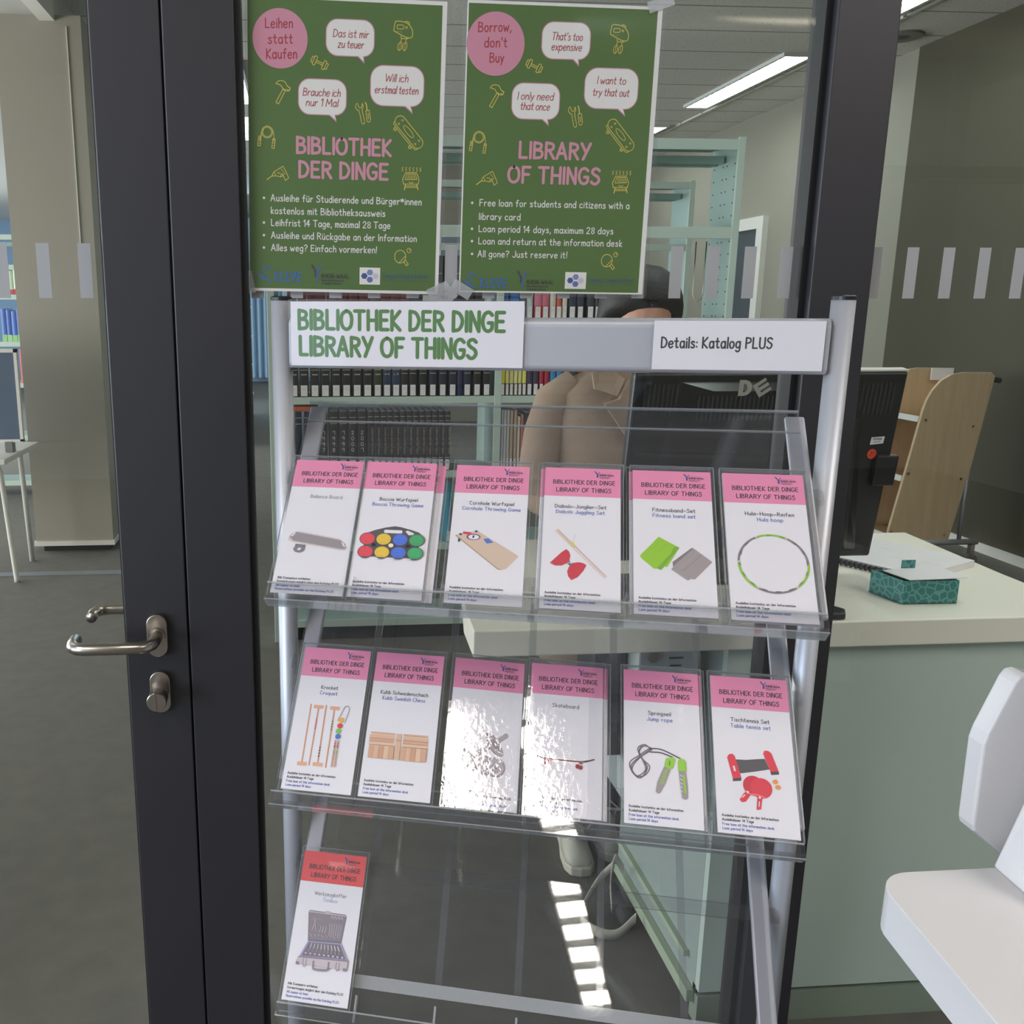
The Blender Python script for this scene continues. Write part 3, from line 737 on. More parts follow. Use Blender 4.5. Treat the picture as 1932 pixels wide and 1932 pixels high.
def pic_tool(k):
    d, m_, l, v = C((124, 112, 120)), C((152, 140, 148)), C((188, 178, 184)), C((150, 148, 178))
    k.poly([(20.5,122),(22,124.5),(78,124),(80,121.5),(77.4,84),(26,82)], d); k.poly([(22,122),(78.6,121.5),(76,86.5),(27.2,84.5)], C((136, 124, 130)))
    k.line([(21,122.5), (79,122)], 1.6, l); k.poly([(46,126),(54,126),(54,123),(46,123)], l)
    for j in range(6): k.line([(56+3.6*j,109), (57+3.2*j,93)], .8, l)
    for j in range(4): k.line([(56+5*j,117), (58+5*j,120), (60+5*j,116)], .9, l)
    k.line([(30,115), (33,108), (30,97)], 1, l); k.line([(34,115), (33,108), (36,97)], 1, l); k.line([(25,112), (44,114)], .9, m_)
    for j in range(3): k.line([(43+4*j,104), (43+4*j,100), (41.5+4*j,96)], 1.1, l)
    for j in range(8): k.line([(28+6*j,92), (31+6*j,89+j % 3)], .8, l)
    k.poly([(27,82),(77,84),(91,61.5),(16.5,58.5)], v); k.poly([(28.5,80),(75.5,81.8),(87,63.5),(20.5,61)], C((116, 106, 116)))
    for j in range(9): k.line([(33+5*j,79), (31.5+5.6*j,73)], 1.5, l); k.oval(26+7*j, 65, 1.6, 1.3, l, n=10); k.line([(31+5.6*j,71.5), (29.5+6*j,68)], 1.1, m_)
    k.poly([(16.5,59),(91,61.5),(90.5,50.5),(88,49),(14.5,50),(13.5,54)], C((176, 164, 168))); k.line([(16,58.6), (91,61)], 1.3, d)
    for x, y in ((14,51), (86,50)): k.poly([(x-.5,y-2.6),(x+5,y-2.8),(x+5,y+1),(x-.5,y+1.6)], d)
    for x in (27, 77): k.line([(x-2.5,57.5), (x-2.5,50), (x,46.5), (x+2,50), (x+2,57.5)], 1, d, True)
    k.line([(40,55), (40.5,47), (44,44.8), (60,45.4), (63,48), (63,56)], 2.6, d, True)

FOOT_FREE = ('Ausleihe kostenlos an der Information', 'Ausleihdauer 14 Tage', 'Free loan at the information desk', 'Loan period 14 days')
FOOT_OUT = ('Alle Exemplare entliehen', 'Vormerkungen möglich über den Katalog PLUS', 'All copies on loan', 'Reservations possible via the Katalog PLUS')
LEAFGROUP = 'leaflets on the stand'
def leaflet(tray, u, lift, label, band, t1, t2, pic, foot, col1=INKB, col2=BLUE, wavy=False, back=False, v=.003, stack=0, heights=(21, 15.6, 9.9, 4.6), tilt=0., yaw=0.):
    T = tray_T(tray) @ Matrix.Translation((u, v, lift)) @ Matrix.Rotation(radians(tilt), 4, 'Z') @ Matrix.Rotation(radians(yaw), 4, 'Y')
    o = T @ Vector((.0495, 0, 0))
    th = thing('leaflet', label, 'leaflet', o, LEAFGROUP)
    p = MB(T); p.box(0, .099, 0, .210, -.0004-stack, 0); build(p, 'paper_sheet', M_PAPER, th)
    k = Ink(T, .00012); k.poly([(0, 165.2), (99, 165.2), (99, 210), (0, 210)], band); build(k, 'header_band', None, th, recalc=False, label='red header band' if band is RED else 'pink header band')
    k = Ink(T, .0003); rw_logo(k, 65, 196.5, 9.2, INKB, C((96, 60, 84))); build(k, 'logo', None, th, recalc=False)
    k = Ink(T, .0003)
    k.text('BIBLIOTHEK DER DINGE', 11, 91.5, 184.4, 6.3, .95, INKB); k.text('LIBRARY OF THINGS', 15.5, 86.5, 172.2, 6.3, .95, INKB)
    build(k, 'heading_lettering', None, th, recalc=False)
    k = Ink(T, .0003)
    if t1: k.text(t1[0], t1[1], t1[2], 147 if t2 else 147.5, 5.2, .72, col1)
    if t2: k.text(t2[0], t2[1], t2[2], 138.6, 5.2, .72, col2)
    if t1: build(k, 'title_lettering', None, th, recalc=False)
    if pic and not back:
        k = Ink(T, .0003); pic(k); build(k, 'picture', None, th, recalc=False)
    if not back:
        k = Ink(T, .0003)
        ws = (68, 38, 62, 36) if foot is FOOT_FREE else (45, 84, 32, 79)
        for ln, w_, yb, c in zip(foot, ws, heights, (INKB, INKB, BLUE, BLUE)): k.text(ln, 6, 6+w_, yb, 3.1, .52, c)
        build(k, 'small_print', None, th, recalc=False)
    s = MB(T); s.box(-.004, .103, -.0035, .2165, .0022, .0026)
    build(s, 'plastic_sleeve', M_SLEEVE_WAVY if wavy else M_SLEEVE, th)
    e = MB(T)
    for q in ((-.004, -.0034, -.0035, .2165), (.1024, .103, -.0035, .2165)): e.box(q[0], q[1], q[2], q[3], -.001-stack, .0026)
    e.box(-.004, .103, .2159, .2165, -.001-stack, .0026)
    build(e, 'sleeve_edge', M_ACRYL_EDGE, th)
    return th
leaflet(0, .037, 0, 'leaflet with a grey balance board on a roller, top row far left', PINK, ('Balance Board', 30, 75), None, pic_balance, FOOT_OUT, col1=C((150, 148, 152)))
leaflet(0, .152, -.004, 'second boccia leaflet peeping out behind the front boccia leaflet', PINK, None, None, None, FOOT_FREE, back=True)
leaflet(0, .1395, .001, 'leaflet showing eight coloured boccia balls in a carrier', PINK, ('Boccia Wurfspiel', 25.5, 78), ('Boccia Throwing Game', 16.5, 86.5), pic_boccia, FOOT_FREE)
leaflet(0, .2664, 0, 'leaflet showing a wooden cornhole board with blue bean bag', PINK, ('Cornhole Wurfspiel', 21.7, 81), ('Cornhole Throwing Game', 12.5, 90), pic_corn, FOOT_FREE)
leaflet(0, .381, -.003, 'second diabolo leaflet behind, its white left edge showing', PINK, None, None, None, FOOT_FREE, back=True)
leaflet(0, .3865, .001, 'leaflet showing a red diabolo with two sticks', PINK, ('Diabolo–Jonglier–Set', 14.5, 80.5), ('Diabolo Juggling Set', 16, 78.5), pic_diab, FOOT_FREE)
leaflet(0, .4965, -.003, 'second fitness band leaflet behind, its left edge showing', PINK, None, None, None, FOOT_FREE, back=True)
leaflet(0, .501, .001, 'leaflet showing green and grey fitness bands', PINK, ('Fitnessband–Set', 24.5, 77.5), ('Fitness band set', 24.5, 77.5), pic_fit, FOOT_FREE)
leaflet(0, .6148, .001, 'thick leaflet stack showing a green and grey hula hoop', PINK, ('Hula–Hoop–Reifen', 24.5, 83), ('Hula hoop', 38.5, 69.5), pic_hula, FOOT_FREE, stack=.006)
leaflet(1, .0453, .001, 'leaflet showing croquet mallets and coloured balls', PINK, ('Krocket', 33.4, 58.2), ('Croquet', 33, 58.6), pic_kro, FOOT_FREE, stack=.003)
leaflet(1, .154, .001, 'leaflet showing wooden kubb blocks and king', PINK, ('Kubb Schwedenschach', 12.8, 81), ('Kubb Swedish Chess', 16.4, 77.6), pic_kubb, FOOT_FREE)
leaflet(1, .2695, .001, 'leaflet with greyed dumbbell picture under a glaring wavy sleeve', PINK, None, None, pic_dum, FOOT_OUT, wavy=True, yaw=4.0)
leaflet(1, .385, -.003, 'second skateboard leaflet behind, right edge showing', PINK, None, None, None, FOOT_FREE, back=True)
leaflet(1, .3785, .001, 'leaflet showing a skateboard with red wheels', PINK, ('Skateboard', 31, 66.7), None, pic_skate, FOOT_FREE, col1=C((92, 90, 96)), wavy=True, yaw=1.0)
leaflet(1, .5095, -.003, 'second jump rope leaflet behind, right edge showing', PINK, None, None, None, FOOT_FREE, back=True)
leaflet(1, .5054, .001, 'leaflet showing a jump rope with green and grey handles', PINK, ('Springseil', 32, 61.5), ('Jump rope', 30.3, 63.5), pic_rope, FOOT_FREE)
leaflet(1, .6207, .001, 'leaflet showing red table tennis bats and net, far right', PINK, ('Tischtennis Set', 23.8, 72.4), ('Table tennis set', 23, 73.4), pic_tt, FOOT_FREE, stack=.004)
leaflet(2, .0384, .001, 'red topped leaflet showing an open toolbox, lowest tray', RED, ('Werkzeugkoffer', 25.7, 75.6), ('Toolbox', 39.7, 62.5), pic_tool, FOOT_OUT, col1=C((132, 130, 136)), col2=C((170, 178, 214)))

# ------------------------------------------------------------------ signs on the header bar
GREEN_INK = C((66, 120, 36))
def bar_sign(name, label, u0, u1, z0, z1, draw, tilt=0):
    T = frame(U, ZV, -B, P3(u0, -.1695, z0)) @ Matrix.Rotation(radians(tilt), 4, 'Z')
    w, h = (u1-u0), (z1-z0)
    t = thing(name, label, 'sign', T @ Vector((w/2, 0, 0)))
    p = MB(T); p.box(0, w, 0, h, 0, .0005); build(p, 'paper_sheet', M_PAPER, t)
    k = Ink(T, .0007); draw(k); build(k, 'lettering', None, t, recalc=False)
    s = MB(T); s.box(-.003, w+.005, -.003, h+.003, .0016, .002); build(s, 'plastic_sleeve', M_SLEEVE, t)
def dr1(k):
    k.text('BIBLIOTHEK DER DINGE', 11, 296, 50.5, 25.5, 5.0, GREEN_INK, base1=48); k.text('LIBRARY OF THINGS', 12, 259, 14.5, 25.5, 5.0, GREEN_INK, base1=12)
def dr2(k):
    k.text('Details: Katalog PLUS', 10, 146, 28, 13.5, 2.1, INKB)
bar_sign('header_sign', 'wide white sign reading BIBLIOTHEK DER DINGE in green on the header bar', .0285, .3505, 1.4668, 1.5545, dr1)
bar_sign('header_sign', 'small white sign reading Details: Katalog PLUS at bar right', .5180, .7265, 1.4675, 1.5300, dr2)

# ------------------------------------------------------------------ posters
P_GREEN = M('poster_green', (72, 108, 30), .5, noise=.05, nscale=6)
P_PINK, P_LET, P_RED, YEL, P_WHITE = C((214, 142, 162)), C((214, 146, 164)), C((170, 44, 52)), C((216, 200, 84)), C((236, 234, 226))
KBLUE, RWB = C((44, 100, 164)), C((30, 32, 30))
def icon_dumbbell(k, x, y):
    w = 1.1; c, s = cos(-.42), sin(-.42)
    def r(pts): return [(x+a*c-b*s, y+a*s+b*c) for a, b in pts]
    k.line(r([(-5.5,1.3),(5.5,1.3)]), w, YEL); k.line(r([(-5.5,-1.3),(5.5,-1.3)]), w, YEL)
    for q in (-1, 1):
        k.line(r(rrect(min(q*5.5,q*9.5), max(q*5.5,q*9.5), -6.5, 6.5, 1.8)), w, YEL, closed=True); k.line(r([(q*10.2,4),(q*12.6,4),(q*12.6,-4),(q*10.2,-4)]), w, YEL)
def icon_hammer(k, x, y):
    k.line([(x-8,y-15),(x+2.5,y+3.5),(x+6,y+1.5),(x-4,y-17)], 1.1, YEL, closed=True)
    k.line([(x-8,y+11),(x-3,y+15),(x+5,y+14),(x+9,y+8),(x+13,y+5),(x+10.5,y+1),(x+5.5,y+3),(x+2,y+5),(x-1,y+9),(x-8,y+11)], 1.1, YEL, True)
    k.line([(x+10,y+7.6),(x+13.5,y+5.5),(x+11.5,y+2),(x+8.4,y+3.4)], 1.1, YEL)
def icon_mixer(k, x, y):
    k.line([(x-12.5,y+15),(x-10,y+19.5),(x+2,y+18.5),(x+9,y+15),(x+14,y+7),(x+13,y-1.5),(x+5,y-2),(x-10,y+4.5),(x-13.5,y+7)], 1.2, YEL, True, True)
    k.line(rrect(x-9,x+1,y+9,y+14.5,2), 1, YEL, closed=True); k.oval(x+5, y+11.5, 1.8, 1.8, YEL, n=12); k.oval(x+5, y+11.5, .9, .9, P_GREEN, n=10)
    k.line([(x+3,y+18),(x+4,y+20),(x+9,y+18.5),(x+9,y+16)], 1, YEL)
    k.line([(x-3.5,y-1),(x-1,y-4),(x+7,y-4),(x+8,y-2)], 1.1, YEL)
    for q in range(4): k.oval(x-9+2.4*q, y+5.8-.4*q, .5, .5, YEL, n=8)
    for q in (-3.5, 4):
        k.line([(x+q+1.2,y-4.5),(x+q,y-9)], 1.1, YEL); k.line([(x+q+.5,y-9),(x+q-3,y-12),(x+q-4,y-18),(x+q-1.5,y-20.5),(x+q+1.5,y-17),(x+q+2.2,y-11)], 1, YEL, True, True); k.line([(x+q,y-9),(x+q-1.5,y-20)], .8, YEL)
def icon_wrench(k, x, y):
    k.line([(x-8.5,y+12.5),(x-11,y+7),(x-8,y+3),(x-5.5,y+1.5),(x-1.5,y-14),(x+1.5,y-16),(x+3,y-13),(x-1,y+3),(x+.5,y+8),(x-1,y+12.5),(x-2,y+7.5),(x-5.5,y+6.5)], 1, YEL, True, True)
    k.line([(x+3.5,y+14),(x+5,y+12),(x+6.5,y+3)], 1.6, YEL); k.line([(x+4.5,y+2.5),(x+9.5,y+3.5),(x+12,y-9),(x+10.5,y-13),(x+7.5,y-13),(x+6,y-9)], 1, YEL, closed=True); k.line([(x+8,y-2),(x+8.8,y-8)], 2, YEL); k.line([(x+8,y-2.6),(x+8.7,y-7.4)], .8, P_GREEN)
def icon_skate(k, x, y):
    c, s = cos(-.83), sin(-.83)
    def r(pts): return [(x+a*c-b*s, y+a*s+b*c) for a, b in pts]
    k.line(r(rrect(-28,28,-7.5,8.5,7.9,6)), 1.1, YEL, closed=True); k.line(r([(-26,-7),(-20,-10),(20,-10),(27,-6)]), 1, YEL, True)
    k.line(r([(11*cos(t)-1, 3.4*sin(t)+.5) for t in (2*pi*i/24 for i in range(24))]), .9, YEL, closed=True)
    for a, b in ((-19,4),(-19,-3.5),(19,4),(19,-3.5)): q = r([(a,b)])[0]; k.oval(*q, 1.6, 1.6, YEL, n=12); k.oval(*q, .8, .8, P_GREEN, n=10)
    for a in (-17, 17): q = r([(a,-12.5)])[0]; k.oval(*q, 2.8, 2.8, YEL, n=14); k.oval(*q, 1.8, 1.8, P_GREEN, n=12); k.oval(*q, .8, .8, YEL, n=8)
def icon_rope(k, x, y):
    for rr in (8.2, 6.6): k.line([(x+1+rr*cos(t), y+5+rr*sin(t)) for t in (2*pi*i/28 for i in range(28))], .9, YEL, closed=True)
    k.line([(x-10,y-6),(x-8,y+3),(x-5,y+10),(x+1,y+13.5),(x+8,y+10),(x+11,y+2),(x+11,y-6)], .9, YEL, True)
    k.line([(x-9,y-6),(x-7,y+1),(x-4.5,y+7)], .8, YEL, True)
    for a, b, t in ((-11.5,-8,.2), (9.5,-11,-.12)):
        k.line([(x+a,y+b+7),(x+a+3.6,y+b+6.4),(x+a+2,y+b-7),(x+a-1.6,y+b-6.4)], 1, YEL, closed=True)
        for q in (-3, 1, 4): k.line([(x+a+.4,y+b+q),(x+a+2.2,y+b+q-.3)], .9, YEL)
def icon_drill(k, x, y):
    k.line([(x-16.5,y-8),(x-8,y-1.5)], 1.3, YEL)
    k.line([(x-8.5,y),(x-6,y+3.5),(x+7.5,y+12),(x+11.5,y+5),(x+16,y-4.5),(x+11,y-8.5),(x+8,y-1.5),(x+4,y-3.5),(x-4,y-2),(x-7,y-3.2)], 1, YEL, closed=True)
    k.line([(x-6,y+3.5),(x-3.5,y-2)], .9, YEL); k.line([(x+7,y+1),(x+11,y+1.5)], .9, YEL)
    k.line([(x+3.5,y-3.5),(x+5,y+.5),(x+8,y-1)], 1, YEL)
    for q in range(3): k.line([(x-1+1.8*q,y+2.6),(x+1.8*q,y+1)], .8, YEL); k.line([(x+4.5+1.4*q,y+8-1.5*q),(x+6+1.4*q,y+6.5-1.5*q)], .7, YEL)
def icon_grill(k, x, y):
    k.line([(x-13,y),(x-8.5,y+9.5),(x+8,y+10),(x+12.5,y+.5),(x+11,y-6.5),(x-11.5,y-7)], 1.1, YEL, closed=True)
    k.line([(x-9,y-.5),(x-6.5,y+7.5),(x+6.3,y+8),(x+9,y+.3)], 1, YEL, closed=True)
    for q in range(5): k.line([(x-5+2.6*q,y+1),(x-4.2+2.2*q,y+6)], .9, YEL)
    k.line([(x-3,y-3.5),(x-1.5,y-5),(x+2,y-5),(x+3.4,y-3.3)], .9, YEL)
    k.line([(x-8.5,y-7.5),(x-9.8,y-15.5)], 1.5, YEL); k.line([(x+9,y-7),(x+11,y-14.5)], 1.5, YEL); k.line([(x-9,y-9.8),(x+9.5,y-9.3)], 1, YEL); k.line([(x-9,y-12),(x+10,y-11.4)], 1, YEL)
    for q in range(6): k.line([(x-14.5+5.5*q,y+11.5),(x-12.5+5.5*q,y+13.5),(x-14.5+5.5*q,y+15.5),(x-12.3+5.5*q,y+17.5)], .8, YEL, True)
def icon_bat(k, x, y):
    k.line([(x-3.5+8.7*cos(t)*1.0, y+2.5+9.6*sin(t)) for t in (2*pi*i/32 for i in range(32))], 1.1, YEL, closed=True)
    k.line([(x-5,y-6.8),(x+4.4,y+3.2)], 1, YEL); k.line([(x+2,y-5),(x+6.5,y-11),(x+9.5,y-8.6),(x+4,y-2)], 1.1, YEL)
    k.line([(x+10+3.3*cos(t), y+12+3.3*sin(t)) for t in (2*pi*i/18 for i in range(18))], 1, YEL, closed=True); k.oval(x+11, y+12.8, 1, 1, YEL, n=8)
def bubble(T, t, x0, x1, y0, y1, tip, tb, lines):
    P = MB(T)
    k = Ink(T, .0004)
    out = rrect(x0, x1, y0, y1, min(x1-x0, y1-y0)*.34, 7)
    k.poly([(tb, y0+2), (tip[0], tip[1]), (tb+11, y0+2)], P_PINK); k.poly(out, P_PINK)
    k.poly(rrect(x0+1.3, x1-1.3, y0+1.3, y1-1.3, min(x1-x0, y1-y0)*.32, 7), P_WHITE)
    k.poly([(tb+1.6, y0+2.2), (tip[0]-.6, tip[1]+3), (tb+9.4, y0+2.2)], P_WHITE)
    for s, a, b, yb in lines: k.text(s, a, b, yb, 10.6, 1.15, P_RED, shear=.16, gap=.12, space=.26)
    build(k, 'speech_bubble', None, t, recalc=False)
def poster(label, x0, z0, ang, W_, lower, badge, bub, icons, heads, bullets, logo):
    T = Matrix.Translation((x0, -.0135, z0)) @ Matrix.Rotation(radians(ang), 4, 'Y') @ Matrix.Rotation(pi/2, 4, 'X')
    t = thing('poster', label, 'poster', T @ Vector((.146, 0, 0)), 'green posters taped to the glass')
    p = MB(T); p.box(0, W_/1000, 0, .420, -.0005, 0); build(p, 'paper_sheet', P_WHITE, t)
    lam = MB(T); lam.box(-.004, W_/1000+.006, -.005, .424, .0012, .0015); build(lam, 'laminate_film', M_SLEEVE, t)
    k = Ink(T, .00015); k.poly(lower, P_GREEN); build(k, 'printed_ground', None, t, recalc=False, label='green printed ground')
    k = Ink(T, .0004); k.oval(*badge[0], P_PINK, n=48)
    for s, a, b, y, y1 in badge[1]: k.text(s, a, b, y, 13.2, 1.75, P_RED, base1=y1)
    build(k, 'badge', None, t, recalc=False)
    for q in bub: bubble(T, t, *q)
    for fn, (x, y) in zip((icon_dumbbell, icon_hammer, icon_mixer, icon_wrench, icon_skate, icon_rope, icon_drill, icon_grill, icon_bat), icons):
        k = Ink(T, .0004); fn(k, x, y); build(k, fn.__name__.replace('icon_', '')+'_drawing', None, t, recalc=False)
    k = Ink(T, .0004)
    for s, a, b, y, cp in heads: k.text(s, a, b, y, cp, 4.3, P_LET)
    build(k, 'heading_lettering', None, t, recalc=False)
    k = Ink(T, .0004)
    for s, a, b, y, bl in bullets:
        k.text(s, a, b, y, 9.6, 1.35, P_WHITE)
        if bl: k.oval(bl, y+4.2, 1.9, 1.9, P_WHITE, n=14)
    build(k, 'bullet_text', None, t, recalc=False)
    sx, sy, kx0, kx1, yx, hx0, hx1, hy0, cx0, cx1 = logo
    k = Ink(T, .0004)
    for j in range(4): k.line([(sx+1.5*j, sy+13-3.2*j), (sx+6+1.4*j, sy+7-1.6*j), (sx+13+1.6*j, sy+4-1.2*j), (sx+19+.6*j, sy-2+.2*j)], 1.5, KBLUE, True)
    k.line([(sx+15,sy+9), (sx+9,sy+14), (sx+10,sy+20), (sx+16,sy+22), (sx+21,sy+17)], 2, KBLUE, True)
    k.text('KLEVE', kx0, kx1, sy, 13.6, 2.5, KBLUE, gap=.26); build(k, 'swan_logo', None, t, recalc=False)
    k = Ink(T, .0004); y0 = sy+1
    k.line([(yx+6,y0+8), (yx+6,y0+15), (yx+1,y0+24)], 3.4, C((52, 56, 70)), True); k.line([(yx+9.4,y0), (yx+9.4,y0+13), (yx+14,y0+23)], 3, C((52, 96, 150)), True)
    k.text('RHEIN-WAAL', yx+15.5, yx+58.5, y0+5.3, 5.6, 1.1, RWB, gap=.2); k.line([(yx+15.5,y0+15.4), (yx+50,y0+15.4)], .7, C((92, 116, 66)))
    k.text('Rhine-Waal University', yx+15.5, yx+50, y0+.4, 3, .5, RWB); k.text('of Applied Sciences', yx+15.5, yx+46, y0-4, 3, .5, RWB); build(k, 'university_logo', None, t, recalc=False)
    k = Ink(T, .0004); k.poly([(hx0,hy0), (hx1,hy0), (hx1,hy0+25.6), (hx0,hy0+25.6)], P_WHITE)
    cx, cy = (hx0+hx1)/2, hy0+12.8
    def hexa(a, b, m): k.poly([(a+5.2*cos(pi/3*i), b+4.9*sin(pi/3*i)) for i in range(6)], m)
    hexa(cx-8.6, cy, C((40, 78, 148))); hexa(cx, cy+5.4, C((128, 136, 182))); hexa(cx, cy-5.4, C((92, 108, 170))); hexa(cx+8.6, cy, C((204, 202, 214)))
    k.text('Campus Camp-Lintfort', cx0, cx1, hy0+11, 6.2, 1.0, C((44, 92, 112))); k.text('Hochschule Rhein-Waal', cx0, cx1, hy0+6, 2.2, .4, C((60, 88, 70)))
    build(k, 'campus_logo', None, t, recalc=False)
    return t, T
L_icons = [(105.4,329.6),(48.9,287.9),(228.3,371.2),(170.5,263.2),(240.5,237.3),(26.8,226),(43.8,171.5),(245.8,170),(235.5,53.4)]
tL, TL = poster('German green poster headed BIBLIOTHEK DER DINGE on the glass', -.0815, 1.5715, 1.1, 293,
    [(0.2,4.1),(287.7,4.6),(286,414.5),(-1+1.2,414.5)], ((47.5,360.5,40.2,40.8), [('Leihen',25.7,65.5,374,375.6),('statt',29.8,65.5,353,354.4),('Kaufen',27.1,71.6,332.4,334.4)]),
    [(114.2,186.5,339.6,390.7,(171.7,330.5),160,[('Das ist mir',124.5,177,365.7),('zu teuer',132,170,351.4)]),
     (180.8,262.2,273,330.2,(245.9,263),231.5,[('Will ich',203,237,307.5),('erstmal testen',187.5,252.5,291)]),
     (73.7,146.2,257.1,307.9,(131.4,247.8),118,[('Brauche ich',80.5,136,283.8),('nur 1 Mal',85,132.5,269.6)])],
    L_icons, [('BIBLIOTHEK',71.5,213.5,203,22.6),('DER DINGE',75,209.5,168.6,22.6)],
    [('Ausleihe für Studierende und Bürger*innen',32.8,262.5,133,22.4),('kostenlos mit Bibliotheksausweis',32.8,207,114.6,None),('Leihfrist 14 Tage, maximal 28 Tage',33,215,97,22.1),('Ausleihe und Rückgabe an der Information',33.2,256.5,78.6,22),('Alles weg? Einfach vormerken!',33.2,195,60.3,21.9)],
    (12,15,38.6,78.6,94.6,169.3,201.3,12.8,205.2,276.5))
R_icons = [(103.9,332),(46,289),(231.5,373.6),(170.8,263.9),(243.8,237.6),(22.5,224.5),(38.7,169),(248.7,168.5),(238,48.9)]
tR, TR = poster('English green poster headed LIBRARY OF THINGS on the glass', .2445, 1.5695, .7, 296,
    [(2,2.6),(288.6,2.6),(288.6,415.6),(2,415.6)], ((44,361,43.8,44.2), [('Borrow,',17,66.5,376.6,379),("don't",27,61,356,357),('Buy',35.6,57,335.2,336)]),
    [(113.2,188.3,342.3,394.7,(172.5,333.2),160.5,[("That's too",128.5,175,369.2),('expensive',128.5,174.5,355)]),
     (182.4,266.6,274.5,333.1,(248.8,264.3),234,[('I want to',201.5,245.5,310.2),('try that out',195.5,252,293.2)]),
     (71.4,146,256.6,308.7,(130.8,247.7),117.5,[('I only need',80,135,284.8),('that once',85,130,270.4)])],
    R_icons, [('LIBRARY',86.5,197.5,201.5,22.8),('OF THINGS',71,214,165.6,23)],
    [('Free loan for students and citizens with a',28,264.6,130,16.6),('library card',28,92.6,109.8,None),('Loan period 14 days, maximum 28 days',28,241.5,91.6,17.6),('Loan and return at the information desk',28.2,257,73.2,18.2),('All gone? Just reserve it!',28,169.6,54,18.9)],
    (6,7.6,33.4,75.6,92,169,202.9,7.4,206.6,280))
M_TAPE = clear('sticky_tape', (.86, .89, .90), 1.5, .25, .28)
def tape(T, t, cx, cy, w, h, rot):
    k = MB(T @ Matrix.Translation((cx/1000, cy/1000, .0018)) @ Matrix.Rotation(radians(rot), 4, 'Z'))
    k.box(-w/2000, w/2000, -h/2000, h/2000, 0, .0003); build(k, 'adhesive_tape', M_TAPE, t)
tape(TL, tL, -3, 12, 18, 34, 12); tape(TL, tL, 293, 6, 34, 17, 25); tape(TR, tR, 4, 4, 34, 18, -30); tape(TL, tL, 289, -6, 40, 9, 0); tape(TR, tR, 292, 424, 40, 16, 20)
tape(TR, tR, -18, -3, 22, 26, 42)

# ------------------------------------------------------------------ main shelving with books
SY = 2.65
def shelf_unit(name, label, x0, x1, xm, y0, dep, ztop, boards, holes=True, cat='shelf'):
    t = thing(name, label, cat, ((x0+x1)/2, y0+dep/2, 0))
    for xa, xb in ((x0, x0+.032), (xm-.016, xm+.016), (x1-.032, x1)):
        s = build(MB().box(xa, xb, y0, y0+.012, 0, ztop), 'upright', M_SHELF, t, bevel=.002)
        build(MB().box((xa+xb)/2-.003, (xa+xb)/2+.003, y0+.012, y0+dep, 0, ztop), 'side_panel', M_SHELFIN, t)
    for zb, th in boards:
        for xa, xb in ((x0+.03, xm-.014), (xm+.014, x1-.03)):
            build(MB().mat(M_SHELFIN).box(xa, xb, y0+.01, y0+dep, zb-.012, zb).mat(M_SHELF).box(xa, xb, y0+.002, y0+.012, zb-th, zb), 'shelf_board', None, t, bevel=.0015)
    for yy in (y0+.14, y0+dep-.06):
        build(MB().box(x0+.03, x1-.03, yy, yy+.05, ztop-.09, ztop-.06), 'brace', M_SHELFIN, t)
    if holes:
        h = MB()
        for cx in (y0+.05, y0+.13, y0+.17, y0+dep-.03):
            for k in range(22): h.box(x1-.0205, x1-.0185, cx-.003, cx+.003, 1.0+k*.055, 1.006+k*.055)
        build(h, 'peg_holes', M_GASKET, t)
    return t
unit = shelf_unit('shelving_unit', 'pale green steel shelving behind the glass holding encyclopedias', -.157, 1.931, .870, SY, .29, 2.262,
    [(2.252, .045), (1.886, .05), (1.49, .032), (1.148, .032), (.808, .032), (.468, .032), (.105, .035)])
build(MB().box(-.12, 1.9, SY+.03, SY+.27, 0, .07), 'plinth', M_GASKET, unit)
unit2 = shelf_unit('shelving_unit', 'second pale shelving row far behind, glimpsed between the two posters', -.1, 2.3, 1.1, 4.05, .3, 2.26, [(2.25, .04), (1.9, .04), (1.6, .04), (1.2, .04)], holes=False)

